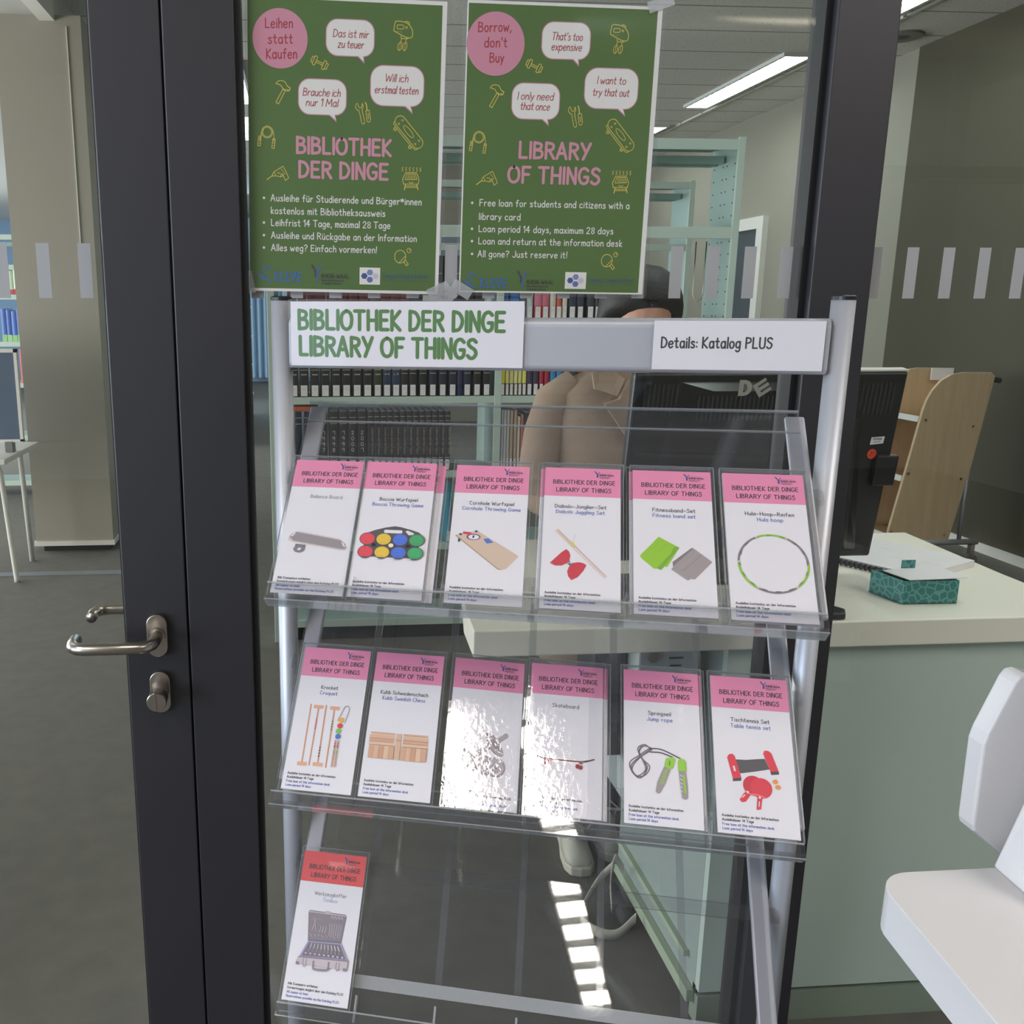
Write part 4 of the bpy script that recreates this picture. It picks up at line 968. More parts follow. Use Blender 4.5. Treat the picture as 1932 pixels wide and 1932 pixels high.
def book(x0, x1, z0, h, rgb, label, cat='book', group=None, y=SY+.015, dep=.2, tag_=True, bands=(), num=None, lower=None, vert=None, tcol=(222, 214, 190), two=None, base_y=None):
    """a book on end facing the glass: cover and page block, spine lettering, call label"""
    T = Matrix.Translation((x0, y, z0)) @ Matrix.Rotation(pi/2, 4, 'X')
    w = x1-x0
    t = thing('book', label, cat, ((x0+x1)/2, y+dep/2, z0), group)
    c = MB().mat(C(rgb, .45))
    nseg = 5; sec = [(w*i/nseg, -.004*sin(pi*i/nseg)) for i in range(nseg+1)]
    front = [(x0+.0008+a*(w-.0016)/w, y+.004+b) for a, b in sec]
    c.prism(front+[(x1-.0008, y+dep), (x0+.0008, y+dep)], z0, z0+h)
    c.mat(M_PAPER).box(x0+.003, x1-.003, y+.008, y+dep-.006, z0+h, z0+h+.0004)
    if two: c.mat(C(two, .45)).box(x0+.0006, x1-.0006, y-.0008, y+.002, z0, z0+h*.21)
    build(c, 'cover', None, t)
    k = Ink(T, .0012); W_ = w*1000; H = h*1000; tc = C(tcol)
    for b in bands: k.line([(W_*.12, H*b), (W_*.88, H*b)], 1.8, tc)
    if num: k.text(num, W_*.5-len(num)*5.2, W_*.5+len(num)*5.2, H*.52 if not vert else H*.5, 15, 2.0, tc)
    if lower: k.text(lower, W_*.22, W_*.78, H*.34, 7, 1.2, tc)
    if vert:
        for j, ch in enumerate(vert): k.text(ch, W_*.5-5.5, W_*.5+5.5, H*.62-26*j, 17, 2.2, tc)
    if bands or num or lower or vert: build(k, 'spine_lettering', None, t, recalc=False)
    if tag_:
        l = MB(T); l.box(w*.16, w*.84, .004, .052, .0010, .0016); lb = build(l, 'call_label', M_PAPER, t, label='white call number label')
        k = Ink(T, .0018); k.line([(W_*.3, 40), (W_*.7, 40)], 1, GREY); k.line([(W_*.3, 33), (W_*.7, 33)], 1, GREY); build(k, 'label_lettering', None, lb, recalc=False)
    return t
def sidelet(T0, txt, size, wt, col):
    pass
# world x for photo columns on the spine plane (heights differ little)
def bx(px): return -.158 + (px-506)/(1390-506)*2.091
BLK, RDB, NVY = (26, 26, 30), (92, 26, 34), (26, 34, 58)
# top row: red numbered volumes, then black ones
x = bx(548)
g1 = 'numbered red volumes on the top book row'
for i, n in enumerate((1, 2, 3, 4, 5, 6, 7, 8, 9, 10, 11, 12)):
    c = bx(552+19*i) if n < 3 else bx({3: 589, 4: 606, 5: 626, 6: 645, 7: 665, 8: 685, 9: 705, 10: 725, 11: 743, 12: 762}[n])
    book(c-.021, c+.021, 1.49, .27, RDB, 'red reference volume with number %d on its spine' % n, group=g1, num=str(n), bands=(.2, .46, .72, .76))
for i, n in enumerate((13, 14, 15, 16, 17, 18, 19)):
    c = bx(783+20*i)
    if c > .83: break
    book(c-.0215, c+.0215, 1.49, .27, BLK, 'black reference volume numbered %d right of the red ones' % n, group='black volumes on the top book row', num=str(n), bands=(.2, .46, .72))
book(bx(520)-.016, bx(520)+.014, 1.49, .22, (40, 110, 110), 'teal book at the left end above the stand post', tag_=True)
# middle row: black encyclopedia 22..29, green, two navy, then black yearbooks
g2 = 'encyclopedia volumes on the middle book row'
xs2 = [(553, '22', BLK, None), (572, '23', BLK, None), (592.5, '24', BLK, None), (612, '25', BLK, None), (632.5, '26', BLK, None), (652, '27', BLK, None), (672, '28', BLK, None), (692, '29', BLK, None)]
for px, n, c, lo in xs2:
    cx = bx(px); book(cx-.0215, cx+.0215, 1.148, .285, c, 'black encyclopedia volume with gold number %s' % n, group=g2, num=n, bands=(.42, .66, .72, .76), lower='aaaa')
for px, c, lo, lb in ((711, (46, 58, 36), None, 'dark green volume beside encyclopedia volume 29'), (728.7, (40, 56, 84), 'A-K', 'navy index volume lettered A-K'), (746, (40, 56, 84), 'L-Z', 'navy index volume lettered L-Z')):
    cx = bx(px); book(cx-.019, cx+.019, 1.148, .285, c, lb, group=g2, lower=lo or 'aaa', bands=(.42, .68))
for j, (px, c) in enumerate(((762, BLK), (778, BLK), (797, BLK), (816, NVY), (835, NVY), (854, NVY), (868, (26, 40, 84)), (882, NVY), (901, BLK), (919.5, BLK))):
    cx = bx(px); hw = .0175 if px != 868 else .012
    book(cx-hw, cx+hw, 1.148, .27, c, ('plain royal blue book without a label among black yearbooks' if px == 868 else 'slim dark yearbook with small gold leaf emblem, middle row'), group=None if px == 868 else 'yearbooks on the middle book row', bands=(.38, .44, .62) if px != 868 else (), tag_=px != 868, num=None)
# third row: years, then lengthwise titles
for j, (px, yr) in enumerate(((560, None), (577, None), (592, '1996'), (607.5, '1997'), (626.7, '1998'), (645, '1999'), (663, '2000'), (681, '2001'))):
    cx = bx(px); hw = .0195 if px > 600 else .0155
    book(cx-hw, cx+hw, .808, .275, BLK if yr else NVY, 'black yearbook with year %s down its spine' % yr if yr else ('dark blue volume at the far left of third row' if px == 560 else 'dark blue volume left of the year 1996 yearbook'), group='yearbooks on the third book row', vert=yr, bands=(.12, .2, .24, .8, .9))
for j in range(13):
    px = 697+12.4*j; cx = bx(px)
    t = book(cx-.0135, cx+.0135, .808, .272, (30, 28, 32), 'thin dark yearbook with lengthwise gold title, third row', group='Science yearbooks on the third book row', bands=(.1, .18, .22, .84, .92))
    T = Matrix.Translation((cx+.0055, SY+.0138, 1.01)) @ Matrix.Rotation(pi/2, 4, 'X') @ Matrix.Rotation(-pi/2, 4, 'Z')
    k = Ink(T, .0012); k.text('Science and the Future', 0, 125, 0, 11, 1.3, C((170, 160, 136))); build(k, 'title_lettering', None, t, recalc=False)
be = build(MB().box(.640, .648, SY+.03, SY+.2, .809, 1.05).box(.648, .72, SY+.03, SY+.2, .809, .812), 'bookend', M_BLACKP)
tag(be, 'black metal bookend closing the third book row', 'bookend')
of = build(MB().box(-.06, .06, SY+.02, SY+.2, 1.0845, 1.106), 'folder', C((206, 104, 66)), bevel=.003)
tag(of, 'orange folder lying flat on the dark volumes behind the left post', 'folder')
# right bay
def rb(lst, z, h, lbls, grp):
    for (a, b_, c, two, hh), lb in zip(lst, lbls):
        xa, xb = bx(a), bx(b_)
        book(xa+.0006, xb-.0006, z, h*hh, c, lb, group=grp, two=two)
rb([(948, 958, (30, 86, 150), None, 1), (960, 978, (34, 104, 178), None, 1), (980, 990, (60, 72, 92), None, .95), (992, 1004, (196, 206, 208), None, .9), (1006, 1021, (206, 120, 140), (176, 40, 48), 1), (1021, 1035, (200, 110, 130), (178, 44, 52), 1), (1036, 1048, (214, 206, 194), None, .9), (1049, 1059, (206, 92, 84), (220, 200, 170), .95), (1060, 1070, (216, 210, 196), None, .95), (1072, 1087, (52, 58, 74), (22, 22, 26), 1), (1088, 1102, (54, 58, 74), (24, 24, 28), 1), (1107, 1122, (58, 60, 74), (24, 24, 28), 1), (1123, 1131, (64, 58, 70), None, .95), (1132, 1138, (180, 62, 92), None, .95), (1139, 1150, (52, 48, 58), None, 1)],
   1.49, .26, ['dark blue book at the left of the upper right bay', 'bright blue wide book, upper right bay', 'slate grey book beside the bright blue one', 'pale grey book, upper right bay', 'pink and red book, left of the pink pair', 'pink and red book, right of the pink pair', 'cream book after the pink pair', 'coral and cream thin book', 'ivory thin book beside the dark trio', 'dark grey book, first of the dark trio', 'dark grey book, second of the dark trio', 'dark grey book, third of the dark trio', 'thin plum book before the crimson one', 'thin crimson book, upper right bay', 'black book at the white bookend'], 'books on the upper shelf of the right bay')
we = build(MB().box(bx(1151), bx(1157), SY+.02, SY+.2, 1.491, 1.75), 'bookend', M_WHITE); tag(we, 'white bookend left of the person with dark hair', 'bookend')
YB = (30, 30, 32)
rb([(945.5, 955, (232, 206, 50), YB, 1), (955.5, 963, (226, 222, 150), YB, 1), (963.5, 971.5, (226, 220, 146), YB, 1), (972, 979.5, (230, 226, 158), YB, 1), (980, 987.5, (224, 218, 140), YB, 1), (988, 996.5, (230, 222, 120), YB, 1), (997, 1008, (70, 52, 82), None, 1), (1009, 1020, (66, 50, 80), None, 1), (1021, 1030, (176, 40, 66), None, 1), (1031, 1041, (166, 34, 60), None, 1), (1042, 1053, (52, 138, 196), None, 1), (1054, 1066, (50, 132, 192), None, 1), (1067, 1080, (44, 56, 90), None, 1), (1081, 1094, (60, 60, 66), None, .95), (1095, 1108, (130, 40, 50), None, 1)],
   1.148, .262, ['bright yellow and black paperback, leftmost in the yellow run', 'pale yellow paperback, second in the yellow run', 'pale yellow paperback, third in the yellow run', 'pale yellow paperback, fourth in the yellow run', 'pale yellow paperback, fifth in the yellow run', 'pale yellow paperback, last in the yellow run', 'dark purple book, left one of two', 'dark purple book, right one of two', 'red book after the purple pair', 'crimson book after the red one', 'sky blue book, left one of two', 'sky blue book beside the coat shoulder', 'navy book behind the coat shoulder', 'grey book hidden mostly behind the coat', 'dark red book behind the coat'], 'books on the middle shelf of the right bay')
rb([(945, 950, (206, 206, 206), None, .96), (950, 955, (200, 200, 202), None, .96), (955, 961, (210, 208, 206), None, .96), (961, 967, (204, 204, 204), None, .96), (967.5, 974, (196, 172, 142), None, .95), (975, 981.5, (190, 164, 134), None, .95), (982, 988, (214, 204, 188), None, .85), (988.5, 995, (186, 106, 84), None, .88), (996, 1007, (36, 36, 40), None, .92), (1007.5, 1014.5, (202, 92, 56), None, .94), (1015, 1022, (196, 86, 52), None, .94), (1022.5, 1034, (44, 44, 46), (220, 218, 212), .9), (1035, 1046, (120, 120, 126), None, .9)],
   .808, .285, ['thin light grey brochure, first of four', 'thin light grey brochure, second of four', 'thin light grey brochure, third of four', 'thin light grey brochure, fourth of four', 'tan booklet, left of the tan pair', 'tan booklet, right of the tan pair', 'short cream booklet beside the tan pair', 'brick red booklet leaning by the black book', 'black book left of the orange pair', 'orange book, left of the orange pair', 'orange book, right of the orange pair', 'black and white book beside the coat sleeve', 'grey book behind the coat sleeve'], 'books on the lower shelf of the right bay')
rb([(846, 856, (52, 140, 166), None, 1), (857, 868, (44, 150, 110), None, .95), (869, 880, (110, 190, 190), None, .9)], .468, .28, ['blue book glimpsed between boccia and cornhole leaflets', 'green book glimpsed between boccia and cornhole leaflets', 'pale turquoise book behind the cornhole leaflet'], 'coloured books low in the left bay')
ho = build(MB().tube([(1.79, SY+.12, 1.83), (1.79, SY+.12, 1.60), (1.795, SY+.115, 1.575), (1.81, SY+.11, 1.565), (1.825, SY+.105, 1.575), (1.83, SY+.1, 1.60), (1.83, SY+.1, 1.83)], .0028, 8), 'wire_support', M_STEEL, smooth=True)
tag(ho, 'bent wire book support hanging under the empty pale green shelf', 'book support')

# ------------------------------------------------------------------ far left: shelves, table with screen
t = shelf_unit('shelving_unit', 'pale shelving with blue spined books behind the beige pillar', -3.6, -2.05, -2.9, 6.3, .3, 2.1, [(2.09, .04), (1.86, .04), (1.63, .04), (1.26, .04), (.93, .04), (.5, .04), (.12, .04)], holes=False)
bl = [((70, 110, 190), (150, 200, 150)), ((60, 100, 186), (160, 210, 150)), ((74, 116, 200), (150, 204, 140)), ((60, 96, 176), (154, 206, 150))]
for r_, (z0, h0, n0) in enumerate(((1.26, .26, 9), (1.63, .2, 9), (.93, .27, 5))):
    for j in range(n0):
        xa = -2.42+.04*j if r_ < 2 else -2.3+.04*j
        if xa > -2.13: break
        c = (bl[j % 4][0] if r_ == 0 else ((200, 220, 190) if r_ == 1 else (202, 60, 56)))
        nm = ('blue and green banded journal on the far left shelf', 'pale green journal with red foot on the far left shelf', 'red binder on the far left shelf above the screen')[r_]
        book(xa, xa+.038, z0, h0*(1-.04*((j*7) % 3)), c, nm, group=('blue journals on the far left shelf', 'pale journals on the far left shelf', 'red binders on the far left shelf')[r_], y=6.32, tag_=False, two=(bl[j % 4][1] if r_ == 0 else ((196, 70, 90) if r_ == 1 else None)))
tb = thing('work_table', 'white work table with a screen at the far left', 'table', (-2.1, 4.15, 0))
build(MB().box(-2.9, -1.63, 3.62, 4.3, .70, .73), 'table_top', M_WHITE, tb, bevel=.004)
build(MB().tube([(-1.72, 3.75, .69), (-1.70, 3.75, .64), (-1.66, 3.75, .02), (-1.66, 3.75, 0)], .016, 10), 'leg', M_WHITE, tb, smooth=True)
build(MB().tube([(-1.72, 4.2, .69), (-1.72, 4.2, .64), (-1.70, 4.2, 0)], .016, 10), 'leg', M_WHITE, tb, smooth=True)
build(MB().tube([(-2.8, 3.75, .69), (-2.8, 3.75, 0)], .016, 10), 'leg', M_WHITE, tb, smooth=True)
build(MB().tube([(-2.8, 4.2, .69), (-2.8, 4.2, 0)], .016, 10), 'leg', M_WHITE, tb, smooth=True)
sc = thing('desk_screen', 'blue grey fabric screen with white frame clamped on the table', 'screen', (-2.2, 3.9, .73))
build(MB().box(-2.8, -1.615, 3.89, 3.91, .80, 1.30), 'fabric_panel', M('blue_grey_fabric', (84, 100, 124), .9), sc)
build(MB().mat(M_WHITE).box(-2.82, -1.6, 3.885, 3.915, 1.29, 1.31).box(-1.617, -1.6, 3.885, 3.915, .79, 1.31).box(-2.82, -1.6, 3.885, 3.915, .785, .803), 'frame', None, sc)
build(MB().box(-1.70, -1.66, 3.87, 3.93, .7305, .79), 'clamp', M('clamp_grey', (120, 120, 124), .5), sc)
# corridor: curtain and shelf end
cu = MB(); nn = 90
top = []
for i in range(nn+1):
    xx = -1.35+1.9*i/nn; yy = 17.5+.09*sin(i*1.05)
    top.append((xx, yy))
cu.add([(a, b, .12) for a, b in top]+[(a, b, 3.2) for a, b in top]+[(a, b+.01, .12) for a, b in top]+[(a, b+.01, 3.2) for a, b in top],
       [(i, i+1, i+nn+2, i+nn+1) for i in range(nn)]+[(i+2*(nn+1), i+3*(nn+1), i+1+3*(nn+1), i+1+2*(nn+1)) for i in range(nn)])
o = build(cu, 'curtain', M('pale_blue_curtain', (176, 206, 230), .8), smooth=True, recalc=False); tag(o, 'pale blue pleated curtain at the end of the corridor', 'curtain')
t = thing('shelf_end', 'dark ended bookshelf seen along the corridor beside the door frame', 'shelf', (-.74, 9.4, 0))
build(MB().box(-.80, -.75, 8.9, 9.0, .06, 2.2), 'end_panel', M('dark_panel', (44, 50, 60), .5), t)
build(MB().box(-.95, -.74, 8.9, 12.0, 0, .06), 'plinth', M_WHITE, t)
build(MB().box(-.75, -.73, 9.0, 12.0, .3, .33).box(-.75, -.73, 9.0, 12.0, .7, .73).box(-.75, -.73, 9.0, 12.0, 1.1, 1.13).box(-.75, -.73, 9.0, 12.0, 1.5, 1.53), 'shelf_edge', M_WHITE, t)
build(MB().box(-.95, -.80, 8.95, 12.0, .06, 2.2), 'back_panel', M('pale_panel', (190, 210, 225), .6), t)
for j, c in enumerate(((200, 196, 180), (150, 60, 70), (60, 80, 120), (210, 200, 120), (230, 230, 226), (190, 90, 110), (70, 90, 80), (220, 210, 190))):
    bb = build(MB().box(-.79, -.735, 9.1+.33*j, 9.1+.33*j+.3, (.33, .73, 1.13)[j % 3], (.33, .73, 1.13)[j % 3]+.28), 'binder', C(c)); tag(bb, 'binder on the dark ended corridor shelf', 'binder', 'binders on the corridor shelf')

# ------------------------------------------------------------------ reception desk
desk = thing('reception_desk', 'cream topped reception desk with sage green front behind the glass', 'desk', (1.0, .5, 0))
dt = MB(); dt.prism([(.315, .165), (1.470, .165), (1.605, .205), (1.61, .45), (1.64, .86), (.40, .86), (.32, .30)], .886, .94)
build(dt, 'desk_top', M_DESKTOP, desk, bevel=.003)
build(MB().box(.835, 1.60, .19, .21, .085, .885), 'front_panel', M_TEAL, desk)
build(MB().box(.835, 1.60, .192, .23, .0, .072), 'plinth', M('sage_plinth', (138, 150, 136), .4), desk)
build(MB().box(.835, 1.60, .205, .22, .07, .09), 'shadow_gap', M_GASKET, desk)
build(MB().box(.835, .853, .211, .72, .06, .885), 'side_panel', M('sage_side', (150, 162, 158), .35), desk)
build(MB().mat(M('pale_green_edge', (166, 180, 156), .4)).box(.818, .834, .211, .70, .045, .075).box(.822, .835, .25, .70, .13, .145), 'cable_rail', None, desk)
build(MB().box(1.58, 1.60, .21, .8, .03, .885), 'side_panel', M_TEAL, desk)
pc = thing('computer_tower', 'pale grey computer tower hung under the desk front edge', 'computer', (.735, .36, .45))
build(MB().box(.672, .80, .24, .60, .50, .875), 'case', M('pale_pc', (178, 186, 184), .45), pc, bevel=.004)
build(MB().lathe([(.010, .238), (.013, .232), (.010, .231), (.001, .231)], (.700, 0, .85), 18, 'y'), 'power_button', M_STEEL, pc)
build(MB().box(.735, .765, .2385, .2395, .842, .846).box(.738, .762, .2385, .2395, .826, .829), 'slot', M_GASKET, pc)
hv = build(MB().box(.60, .668, .30, .42, .60, .88), 'cable_duct', M('black_duct', (30, 30, 34), .5)); tag(hv, 'black cable duct under the desk left of the computer tower', 'cable duct')
# monitor, back towards us, top tipped towards the glass
R = Matrix.Translation((.99, .47, .985)) @ Matrix.Rotation(radians(8), 4, 'X')
mon = thing('monitor', 'black computer monitor seen from behind on the desk', 'monitor', (.99, .5, .94))
b = MB(R); b.box(-.300, .300, 0, .028, 0, .43); build(b, 'back_shell', M_BLACKP, mon, bevel=.006)
h = MB(R)
h.add([(-.26,0,.02),(.26,0,.02),(.20,0,.41),(-.20,0,.41),(-.22,-.022,.03),(.22,-.022,.03),(.135,-.022,.395),(-.135,-.022,.395)], [(4,5,6,7),(0,1,5,4),(1,2,6,5),(2,3,7,6),(3,0,4,7)])
build(h, 'hump', M('black_gloss', (20, 20, 23), .25), mon)
gset = MB(R)
for i in range(56):
    xx = -.275+.010*i
    if abs(xx+.02) < .30: gset.box(xx-.0014, xx+.0014, -.0012, .0002, .335, .405) if abs(xx) > .17 else gset.box(xx-.0014, xx+.0014, -.0232, -.0218, .33, .385)
build(gset, 'vent_slots', M('slot_grey', (50, 50, 54), .6), mon)
cap_ = MB(R); cap_.box(-.301, .301, .001, .027, .4301, .4335); build(cap_, 'lit_top', M('lit_top_tone', (206, 204, 194), .4), mon)  # light on the black shell's top face, put in as a pale strip
side = MB(R); side.box(.262, .312, -.012, .004, .175, .245); build(side, 'side_port_cover', M_BLACKP, mon, bevel=.003)
Tm = R @ Matrix.Translation((0, -.0228, 0)) @ Matrix.Rotation(pi/2, 4, 'X')
k = Ink(Tm, .0009); lg = C((168, 164, 152))
ox, oy = 0, 0
Tm = Tm @ Matrix.Translation((-.083, .385, 0)) @ Matrix.Diagonal((1.1, 1.1, 1, 1))
k.T = Tm
k.mat(lg)
ring = [(0,0),(0,31),(12,31),(20,28),(25,22),(26.5,15.5),(25,9),(20,3),(12,0)]
inn = [(9,7.5),(9,23.5),(12,23.5),(15.5,21),(17,15.5),(15.5,10),(12,7.5)]
k.poly([(ox+a, oy+b_) for a, b_ in [(0,0),(0,31),(9,31),(9,0)]], lg)
k.poly([(ox+a, oy+b_) for a, b_ in [(9,31),(12,31),(20,28),(25,22),(26.5,15.5),(17,15.5),(15.5,21),(12,23.5),(9,23.5)]], lg)
k.poly([(ox+a, oy+b_) for a, b_ in [(9,7.5),(12,7.5),(15.5,10),(17,15.5),(26.5,15.5),(25,9),(20,3),(12,0),(9,0)]], lg)
ex, ey = ox+46, oy+16
def er(pts): return [(ex+a*cos(.62)-b_*sin(.62), ey+a*sin(.62)+b_*cos(.62)) for a, b_ in pts]
k.poly(er([(-14,-14),(-6,-14),(-6,14),(-14,14)]), lg)
for b_ in (-14, -3.2, 7.6): k.poly(er([(-7,b_),(14,b_),(14,b_+6.4),(-7,b_+6.4)]), lg)
build(k, 'maker_logo', None, mon, recalc=False, label='pale grey lettered logo')
Ts = R @ Matrix.Translation((0, -.001, 0)) @ Matrix.Rotation(pi/2, 4, 'X')
k = Ink(Ts, .0006); k.poly([(244,268),(274,271),(275,287),(245,285)], M_PAPER)
for j in range(9): k.poly([(249+2.3*j,278.5),(250.2+2.3*j,278.6),(250.2+2.3*j,284),(249+2.3*j,283.9)], INKB)
k.line([(251,274), (267,275.2)], 2, GREY); build(k, 'barcode_sticker', None, mon, recalc=False)
k = Ink(Ts, .0006); k.oval(253, 247, 10.5, 11.5, C((218, 70, 48))); k.line([(248,243), (253,247), (250,251), (258,250)], 2, C((150, 40, 36))); build(k, 'round_sticker', None, mon, recalc=False, label='red round sticker')
build(MB().box(.96, 1.04, .475, .50, .955, 1.10), 'neck', M_BLACKP, mon, bevel=.004)
build(MB().box(.88, 1.12, .42, .60, .9405, .955), 'foot', M_BLACKP, mon, bevel=.004)
# notebook
def local(o, rz): return Matrix.Translation(o) @ Matrix.Rotation(rz, 4, 'Z')
nb = thing('notebook', 'open spiral pad with pencilled notes lying beside the tissue box', 'notebook', (1.45, .60, .9402))
A_ = Vector((1.325, .690, .9405)); 
import itertools
q0, q1, q2, q3 = Vector((1.19, .60, 0)), Vector((1.395, .455, 0)), Vector((1.60, .565, 0)), Vector((1.41, .86, 0))
mb = MB(); mb.prism([(1.235, .640), (1.372, .405), (1.582, .515), (1.445, .80)], .9403, .957); build(mb, 'page_block', M_PAPER, nb)
sp = MB()
for i in range(24):
    f_ = i/23; cx, cy = 1.235+.137*f_-.008, .640-.235*f_-.006
    sp.lathe([(.0075, -.0018), (.0085, 0), (.0075, .0018)], (cx, cy, .949), 10, 'x')
build(sp, 'spiral_binding', M('dark_wire', (70, 68, 74), .4, .6), nb)
T = Matrix.Translation((1.25, .645, .957)) @ Matrix.Rotation(atan2(-.235, .137), 4, 'Z')
k = Ink(T, .0003)
for j in range(14): k.line([(5, 12+14*j), (255, 12+14*j)], .5, C((190, 190, 186)))
for a, b_, s in ((60, 60, 40), (150, 90, 50), (90, 150, 30), (210, 60, 30), (220, 80, 46), (215, 100, 40)): k.line([(a, b_), (a+s*.4, b_+4), (a+s*.7, b_-3), (a+s, b_+2)], .8, C((110, 110, 112)), True)
build(k, 'handwriting', None, nb, recalc=False)
# tissue box
tx = thing('tissue_box', 'teal patterned tissue box with torn open lid on the desk', 'tissue box', (1.30, .33, .94))
bxp = [(1.245, .262), (1.352, .262), (1.394, .352), (1.200, .374)]
m_ = MB(); bot, topz = .9405, .990
P0, P1, P2, P3_ = (1.234, .257), (1.352, .255), (1.362, .345), (1.217, .347)
m_.prism([P0, P1, P2, P3_], bot, bot+.003)
for a, b_ in ((P0, P1), (P1, P2), (P2, P3_), (P3_, P0)):
    dx, dy = b_[0]-a[0], b_[1]-a[1]; l = sqrt(dx*dx+dy*dy); nx, ny = -dy/l*.0025, dx/l*.0025
    m_.prism([a, b_, (b_[0]+nx, b_[1]+ny), (a[0]+nx, a[1]+ny)], bot, topz)
build(m_, 'carton', M_TISSUE, tx)
build(MB().prism([(1.236, .335), (1.249, .262), (1.378, .268), (1.374, .372)], topz+.0005, topz+.0022), 'lid_flap', M_PAPER, tx)
build(MB().prism([(1.285, .349), (1.315, .349), (1.315, .346), (1.285, .346)], topz, topz+.02), 'torn_tab', M_TISSUE, tx)
ph = build(MB().prism([(1.00, .175), (1.06, .172), (1.075, .20), (1.02, .30), (.98, .29)], .9405, .955), 'card_reader', M_BLACKP, bevel=.003); tag(ph, 'flat black card reader at the desk edge beside the post', 'card reader')
kb = build(MB().box(.55, .80, .33, .47, .9405, .958), 'keyboard', M('grey_keys', (90, 90, 94), .5), bevel=.003); tag(kb, 'dark grey keyboard on the desk behind the top row of leaflets', 'keyboard')

# ------------------------------------------------------------------ book cart
cart = thing('book_cart', 'leaning birch plywood book cart with three shelves on a tube frame', 'cart', (3.7, 3.8, 0))
side_poly = [(3.435,.18),(3.44,.25),(3.50,.60),(3.558,.955),(3.572,1.01),(3.60,1.07),(3.645,1.125),(3.705,1.16),(3.78,1.172),(3.945,1.17),(3.968,1.15),(3.90,.63),(3.82,.18)]
XZ = Matrix(((1,0,0,0),(0,0,-1,0),(0,1,0,0),(0,0,0,1)))
for yy, dx in ((3.60, 0), (4.0, -.012)):
    m_ = MB(Matrix.Translation((dx, yy, 0)) @ XZ); m_.prism(side_poly, -.02, 0)
    p = build(m_, 'side_board', M_WOOD, cart, bevel=.002)
    if yy < 3.7:
        for a, b_ in ((3.58,.90),(3.875,.86),(3.515,.585),(3.845,.55),(3.455,.235),(3.79,.21)): build(MB().lathe([(.007, -.003), (.007, 0)], (a, yy, b_), 12, 'y'), 'screw', M_STEEL, p)
for z0, xl in ((.915, 3.553), (.565, 3.495), (.215, 3.437)):
    m_ = MB(Matrix.Translation((xl, 3.61, z0)) @ Matrix.Rotation(radians(9), 4, 'Y')); m_.mat(M_WOOD).box(0, .33, .011, .39, -.018, 0).mat(M('shelf_strip', (206, 206, 198), .4)).box(-.004, 0, .011, .39, -.03, .004)
    build(m_, 'shelf', None, cart)
for z0, z1, xl in ((.20, 1.15, 3.79),): 
    m_ = MB(Matrix.Translation((3.805, 3.61, .2)) @ Matrix.Rotation(radians(8.5), 4, 'Y')); m_.box(0, .012, .011, .39, 0, .95); build(m_, 'back_board', M_WOOD, cart)
build(MB().box(3.83, 3.97, 3.955, 3.965, 1.10, 1.172), 'paper_notice', M_PAPER, cart)
m_ = MB(); m_.tube([(3.44, 3.6, .165), (4.0, 3.6, .165)], .018, 10); m_.tube([(3.44, 4.02, .165), (4.0, 4.02, .165)], .018, 10); m_.tube([(3.7, 3.6, .165), (3.7, 4.02, .165)], .015, 10); m_.tube([(3.90, 3.62, .17), (3.895, 3.62, .65)], .012, 10)
build(m_, 'tube_frame', M_BAR, cart, smooth=True)
build(MB().tube([(3.965, 3.64, 1.13), (4.03, 3.64, 1.12)], .016, 10), 'handle', M_BLACKP, cart, smooth=True)
for wx, wy in ((3.47, 3.6), (3.97, 3.6), (3.47, 4.02), (3.97, 4.02)):
    w_ = build(MB().lathe([(.03, -.012), (.045, -.01), (.045, .01), (.03, .012)], (wx, wy, .045), 20, 'y'), 'caster', M('caster_grey', (110, 110, 108), .5), cart)
    build(MB().box(wx-.012, wx+.012, wy-.016, wy+.016, .06, .15), 'fork', M_STEEL, w_)

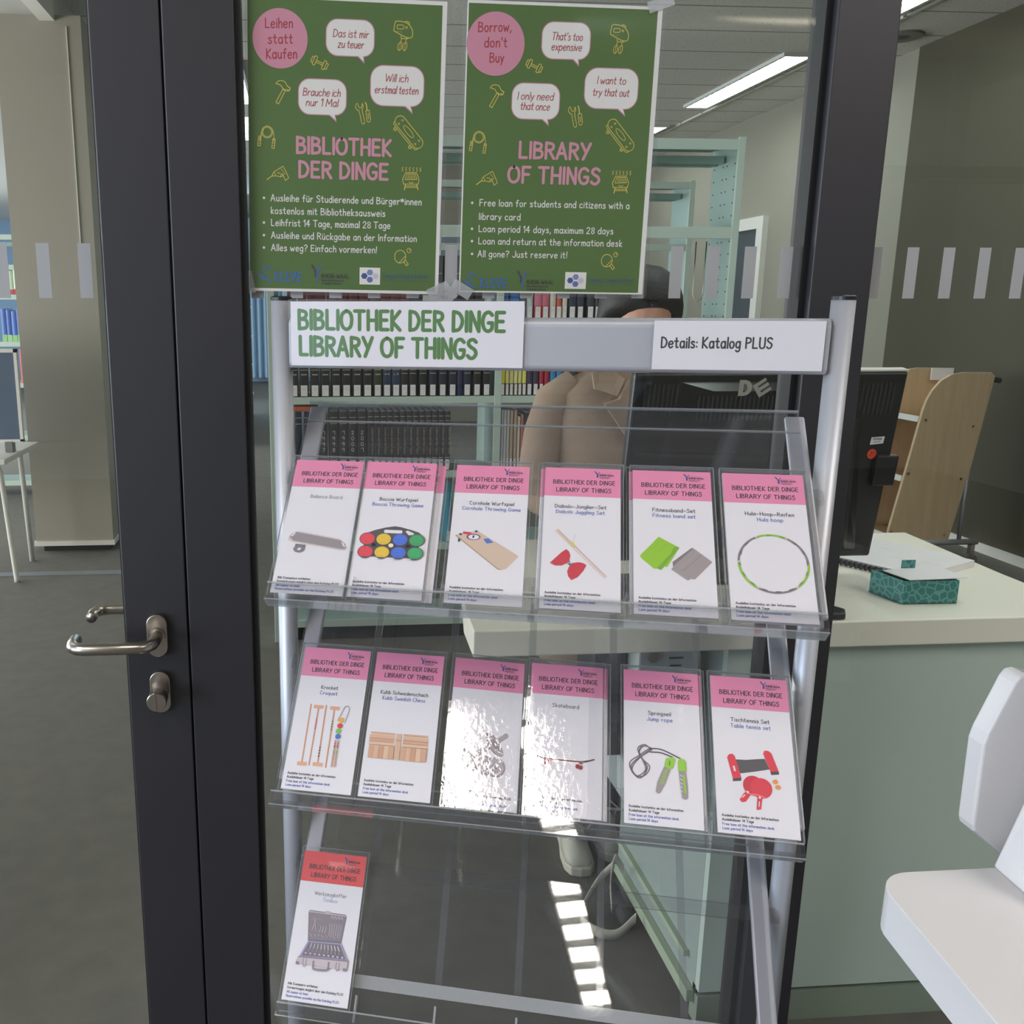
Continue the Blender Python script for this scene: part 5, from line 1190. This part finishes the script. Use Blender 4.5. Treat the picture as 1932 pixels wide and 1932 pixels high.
# ------------------------------------------------------------------ person behind the desk
HX, HY = .915, 1.02
per = thing('person', 'person with dark hair and beige coat standing behind the monitor', 'person', (HX, HY, 0))
sk = M('skin', (196, 146, 122), .5)
b = MB()
b.ell((HX, HY, 1.00), (.16, .105, .16)); b.ell((HX, HY, 1.22), (.155, .10, .20)); b.ell((HX, HY+.005, 1.33), (.17, .075, .06))
b.tube([(HX, HY, 1.34), (HX, HY-.005, 1.46)], [.052, .048], 14)
b.ell((HX, HY-.012, 1.515), (.074, .092, .108), 20, 14); b.ell((HX, HY-.045, 1.44), (.048, .05, .045))
b.ell((HX, HY-.106, 1.462), (.012, .016, .022)); b.ell((HX, HY-.092, 1.425), (.022, .012, .006))
for s in (-1, 1):
    b.ell((HX+s*.030, HY-.090, 1.487), (.014, .010, .009)); b.ell((HX+s*.075, HY-.005, 1.515), (.010, .020, .030))
    b.tube([(HX+s*.17, HY, 1.33), (HX+s*.225, HY+.01, 1.20), (HX+s*.245, HY, 1.07)], [.05, .045, .038], 12)
    b.tube([(HX+s*.245, HY, 1.07), (HX+s*.19, HY-.13, 1.02), (HX+s*.14, HY-.22, .995)], [.038, .033, .024], 12)
    hx, hy, hz = HX+s*.125, HY-.255, .985
    b.ell((hx, hy, hz), (.040, .048, .014))
    for j, (fl, ox_) in enumerate(((.066, -.030), (.076, -.010), (.070, .010), (.055, .029))):
        x0 = hx+ox_*s*-1
        b.tube([(x0, hy-.03, hz), (x0*1, hy-.045-fl*.45, hz+.006), (x0, hy-.045-fl*.8, hz-.004), (x0, hy-.045-fl, hz-.016)], [.010, .009, .0085, .007], 8)
    b.tube([(hx-s*.03, hy+.01, hz), (hx-s*.055, hy-.02, hz-.003), (hx-s*.06, hy-.05, hz-.008)], [.012, .010, .008], 8)
    b.tube([(HX+s*.09, HY, .95), (HX+s*.10, HY-.01, .50), (HX+s*.11, HY+.02, .09)], [.085, .055, .036], 14)
    b.ell((HX+s*.11, HY-.04, .05), (.04, .11, .045))
o = build(b, 'body', sk, per, smooth=True)
md = o.modifiers.new('remesh', 'REMESH'); md.mode = 'VOXEL'; md.voxel_size = .006; md.use_smooth_shade = True
md = o.modifiers.new('smooth', 'SMOOTH'); md.iterations = 4; md.factor = .5
for s in (-1, 1):
    e = build(MB().ell((HX+s*.030, HY-.098, 1.487), (.009, .005, .006), 12, 8), 'eye', C((236, 232, 226), .2), per, smooth=True)
    build(MB().ell((HX+s*.030, HY-.1025, 1.487), (.004, .0015, .004), 10, 6), 'iris', C((50, 36, 28), .2), e)
build(MB().tube([(HX-.02, HY-.1035, 1.425), (HX, HY-.1055, 1.424), (HX+.02, HY-.1035, 1.425)], [.002, .004, .002], 8), 'lips', C((170, 96, 92)), per, smooth=True)
# hair: full shoulder-length bob with a parted fringe
hr = MB(); n_ = 28; rings = []
for zf, rx, ry, yo in ((1.657, .012, .012, .01), (1.650, .05, .05, .01), (1.630, .08, .082, .008), (1.605, .098, .102, .007), (1.575, .108, .112, .006), (1.548, .112, .115, .006), (1.525, .114, .112, .008), (1.47, .114, .100, .03), (1.41, .108, .088, .04), (1.385, .095, .075, .045)):
    ring = []
    for k_ in range(n_):
        a = 2*pi*k_/n_; x_, y_ = rx*cos(a), ry*sin(a)
        if zf < 1.535 and sin(a) < -.25: y_ = -.25*ry-(ry*(-sin(a)-.25))*(.62 if zf > 1.5 else -.45)
        ring.append((HX+x_, HY+yo+y_, zf))
    rings.append(ring)
hr.loft(rings)
build(hr, 'hair', M('black_hair', (17, 15, 17), .6, bump=.6, bscale=120), per, smooth=True)
# coat
M_COAT = M('camel_wool', (150, 130, 113), .9, noise=.1, nscale=60, bump=.3, bscale=500)
ct = MB(); rings = []; n_ = 32
for zf, rx, ry in ((.55, .25, .17), (.75, .235, .16), (.98, .215, .148), (1.12, .222, .148), (1.24, .232, .142), (1.315, .225, .118), (1.355, .185, .095), (1.385, .11, .078), (1.40, .082, .07)):
    rings.append([(HX+rx*cos(2*pi*k_/n_), HY+ry*sin(2*pi*k_/n_), zf) for k_ in range(n_)])
ct.loft(rings); coat = build(ct, 'coat', M_COAT, per, smooth=True)
for s in (-1, 1):
    sl = MB(); sl.tube([(HX+s*.165, HY+.005, 1.335), (HX+s*.222, HY+.01, 1.29), (HX+s*.246, HY+.012, 1.20), (HX+s*.262, HY+.005, 1.09), (HX+s*.255, HY-.04, 1.03), (HX+s*.20, HY-.15, 1.01), (HX+s*.16, HY-.20, 1.0)], [.050, .060, .062, .060, .058, .050, .046], 18)
    build(sl, 'sleeve', M_COAT, coat, smooth=True)
    lp = MB(Matrix(((1,0,0,HX),(0,0,1,HY),(0,1,0,0),(0,0,0,1))))
    lp.add([(s*.10,1.392,-.045),(s*.155,1.372,-.085),(s*.160,1.335,-.122),(s*.105,1.318,-.148),(s*.075,1.36,-.112),(s*.10,1.392,-.052),(s*.155,1.372,-.094),(s*.160,1.335,-.132),(s*.105,1.318,-.158),(s*.075,1.36,-.122)],
           [(0,1,2,3,4),(9,8,7,6,5)]+[(i, (i+1) % 5, (i+1) % 5+5, i+5) for i in range(5)])
    build(lp, 'collar', M_COAT, coat, bevel=.003)
    l2 = MB(Matrix(((1,0,0,HX),(0,0,1,HY),(0,1,0,0),(0,0,0,1))))
    l2.add([(s*.062,1.36,-.108),(s*.100,1.312,-.145),(s*.138,1.298,-.140),(s*.03,1.15,-.150),(s*.012,1.17,-.150),(s*.062,1.36,-.118),(s*.100,1.312,-.155),(s*.138,1.298,-.150),(s*.03,1.15,-.160),(s*.012,1.17,-.160)],
           [(0,1,2,3,4),(9,8,7,6,5)]+[(i, (i+1) % 5, (i+1) % 5+5, i+5) for i in range(5)])
    build(l2, 'lapel', M_COAT, coat, bevel=.003)
build(MB().tube([(HX, HY, 1.33), (HX, HY-.005, 1.425)], [.074, .058], 18), 'scarf', C((22, 22, 26), .8), per, smooth=True)
for s, fx, fy in ((-1, .742, .74), (1, .865, .80)):
    tr_ = MB(); tr_.tube([(HX+s*.09, HY, .70), (fx+.004, HY-.03, .40), (fx+.002, fy+.20, .10), (fx, fy+.20, .06)], [.095, .075, .062, .062], 16)
    build(tr_, 'trouser_leg', C((44, 44, 54), .85), per, smooth=True)
    T = Matrix.Translation((fx, fy, 0)) @ Matrix.Rotation(radians(6*s), 4, 'Z')
    so = MB(T); outl = [(.0, 0), (.028, .006), (.042, .035), (.044, .09), (.036, .16), (.036, .24), (.022, .272), (-.022, .272), (-.036, .24), (-.036, .16), (-.044, .09), (-.042, .035), (-.028, .006)]
    so.prism(outl, 0, .028); sh = build(so, 'shoe', M('rubber_sole', (196, 190, 176), .6), per, bevel=.005)
    up = MB(T); rg = []
    for yy, hw, ht in ((.012, .022, .036), (.03, .036, .056), (.06, .040, .064), (.10, .038, .078), (.15, .034, .098), (.20, .034, .110), (.265, .020, .100)):
        rg.append([(hw*cos(a), yy, .026+max(0, (ht-.026)*sin(a))) if 0 <= a <= pi else (hw*cos(a), yy, .026) for a in (2*pi*k_/16 for k_ in range(16))])
    up.loft(rg); build(up, 'upper', M('pale_leather', (186, 184, 170), .55), sh, smooth=True)
    build(MB(T).prism([(-.016, .07), (.016, .07), (.019, .17), (-.019, .17)], .0785, .0992), 'tongue', M('pale_leather', (186, 184, 170), .55), sh)
    lc = MB(T)
    for j in range(4):
        yy = .075+.025*j; zz = .072+.010*j
        lc.tube([(-.026, yy, zz), (0, yy+.008, zz+.022), (.026, yy+.018, zz+.004)], .0028, 6); lc.tube([(.026, yy, zz), (0, yy+.008, zz+.024), (-.026, yy+.018, zz+.004)], .0028, 6)
    lc.tube([(0, .155, .112), (-.03, .13, .115), (-.045, .10, .09), (-.02, .09, .085)], .0028, 6); lc.tube([(0, .155, .112), (.03, .14, .118), (.05, .12, .10), (.03, .10, .09)], .0028, 6)
    build(lc, 'laces', C((206, 202, 190), .7), sh, smooth=True)
bag = thing('shoulder_bag', 'dark bag with pale strap lying on the floor beside the desk panel', 'bag', (.785, .56, 0))
build(MB().box(.775, .815, .50, .66, .0, .05), 'bag_body', C((40, 40, 44), .8), bag, bevel=.02, seg=3)
def ribbon(pts, w, th, m, name, parent, nrm=Vector((0, 0, 1))):
    P = smooth_pts(pts, 6); mb = MB(); N = len(P); vs = []
    for i, p in enumerate(P):
        t_ = (P[min(i+1, N-1)]-P[max(i-1, 0)]).normalized(); a = Vector((0, 0, 1)).cross(t_)
        a = nrm if a.length < .1 else Vector((0, 0, 1)); q = t_.cross(a).normalized()
        for d_, e_ in ((-w/2, -th/2), (w/2, -th/2), (w/2, th/2), (-w/2, th/2)): vs.append(p+a*d_+q*e_)
    mb.add(vs, [(i*4+k_, i*4+(k_+1) % 4, (i+1)*4+(k_+1) % 4, (i+1)*4+k_) for i in range(N-1) for k_ in range(4)]); build(mb, name, m, parent, smooth=True)
ribbon([(.79, .62, .12), (.755, .63, .07), (.71, .60, .022), (.685, .55, .018), (.70, .50, .018), (.75, .475, .02), (.80, .48, .06)], .028, .003, C((188, 182, 168), .8), 'strap', bag)
ribbon([(.80, .58, .13), (.775, .58, .16), (.765, .575, .10), (.768, .56, .03)], .026, .003, C((176, 170, 158), .8), 'strap', bag)

# ------------------------------------------------------------------ self-service kiosk in front, right
ki = thing('self_service_kiosk', 'white self service kiosk with rounded shelf in the lower right corner', 'kiosk', (.95, -.72, 0))
M_KW = M('kiosk_white', (208, 205, 205), .45)
r_ = .052; pts = [(1.35, -.507)]+[(.698+r_-r_*sin(a)+.0, -.507-r_+r_*cos(a)) for a in (pi/2*i/8 for i in range(9))]+[(.676, -.78), (.668, -1.0), (1.35, -1.0)]
tp = MB(); tp.mat(M_KW).prism(pts, .793, .85); build(tp, 'shelf_top', None, ki, bevel=.0012)
pil = MB()
pil.add([(.866, -.505, .8502), (.860, -.60, .8502), (1.25, -.60, .8502), (1.25, -.505, .8502), (.985, -.52, 1.30), (.985, -.58, 1.30), (1.25, -.58, 1.30), (1.25, -.52, 1.30)], [(0,1,2,3),(4,7,6,5),(0,4,5,1),(1,5,6,2),(2,6,7,3),(3,7,4,0)])
build(pil, 'pillar', M_KW, ki, bevel=.003)
hd = MB(Matrix.Translation((0, -.42, 0)) @ XZ)
hd.prism([(.876, .874), (.8735, .99), (.877, 1.006), (.903, 1.076), (.909, 1.085), (.918, 1.087), (1.25, 1.02), (1.25, .70), (1.05, .72), (.888, .858), (.879, .865)], 0, .03)
hk = build(hd, 'back_cover', M_KW, ki, bevel=.004, seg=3)
build(MB().lathe([(.013, -.467), (.016, -.4565), (.016, -.452)], (.955, 0, .858), 18, 'y'), 'lock', M_BLACKP, hk)
build(MB().box(.80, 1.2, -.92, -.56, .05, .793), 'base_column', M_KW, ki, bevel=.004)
build(MB().box(.78, 1.22, -.94, -.54, 0, .05), 'base_plate', M('kiosk_grey', (120, 122, 126), .4), ki, bevel=.003)

# ------------------------------------------------------------------ foyer overhead: louvred light, ducts, hanging lamp (seen as reflections)
M_WARM = emit('foyer_tube', (1.0, .93, .84), 40.0)
M_DARKL = M('dark_louvre', (60, 66, 58), .5)
def strip(x, y0, y1, w, z, label):
    t = thing('strip_light', label, 'light', (x, (y0+y1)/2, z), 'louvred strip lights in the foyer')
    build(MB().box(x-w/2-.012, x-w/2, y0, y1, z, z+.07).box(x+w/2, x+w/2+.012, y0, y1, z, z+.07).box(x-w/2-.012, x+w/2+.012, y0, y1, z+.07, z+.08), 'housing', M('lamp_housing', (70, 70, 70), .5), t)
    build(MB().box(x-w/2+.001, x+w/2-.001, y0, y1, z+.05, z+.055), 'diffuser', M_WARM, t)
    l = MB(); n = int((y1-y0)/.118)
    for i in range(n+1): yy = y0+(y1-y0)*i/n; l.box(x-w/2, x+w/2, yy-.0045, yy+.0045, z, z+.045)
    build(l, 'louvre', M_DARKL, t)
    build(MB().tube([(x, y0+.3, z+.08), (x, y0+.3, 3.42)], .006, 6).tube([(x, y1-.3, z+.08), (x, y1-.3, 3.42)], .006, 6), 'hanger', M_STEEL, t)
strip(-.055, -2.90, -1.38, .135, 3.2, 'louvred strip light above the camera mirrored in the lowest tray')
strip(2.4, -3.2, -1.4, .10, 3.2, 'added louvred strip light above the kiosk side of the foyer')  # unseen lamp, added as overhead light for the foyer
du = build(MB().tube([(1.6, -4.3, 3.15), (5.9, -4.3, 3.15)], .13, 20), 'duct', M('galvanised', (190, 184, 168), .3, .9), smooth=True); tag(du, 'round metal air duct under the foyer ceiling mirrored in the right pane', 'duct')
lp = thing('pendant_lamp', 'dark hanging lamp tray mirrored in the right pane', 'lamp', (4.6, -5.2, 2.4))
build(MB().box(3.9, 5.3, -5.35, -5.05, 2.42, 2.5), 'shade', M_BLACKP, lp, bevel=.01)
build(MB().tube([(4.6, -5.2, 2.5), (4.6, -5.2, 3.42)], .012, 8), 'rod', M_STEEL, lp)
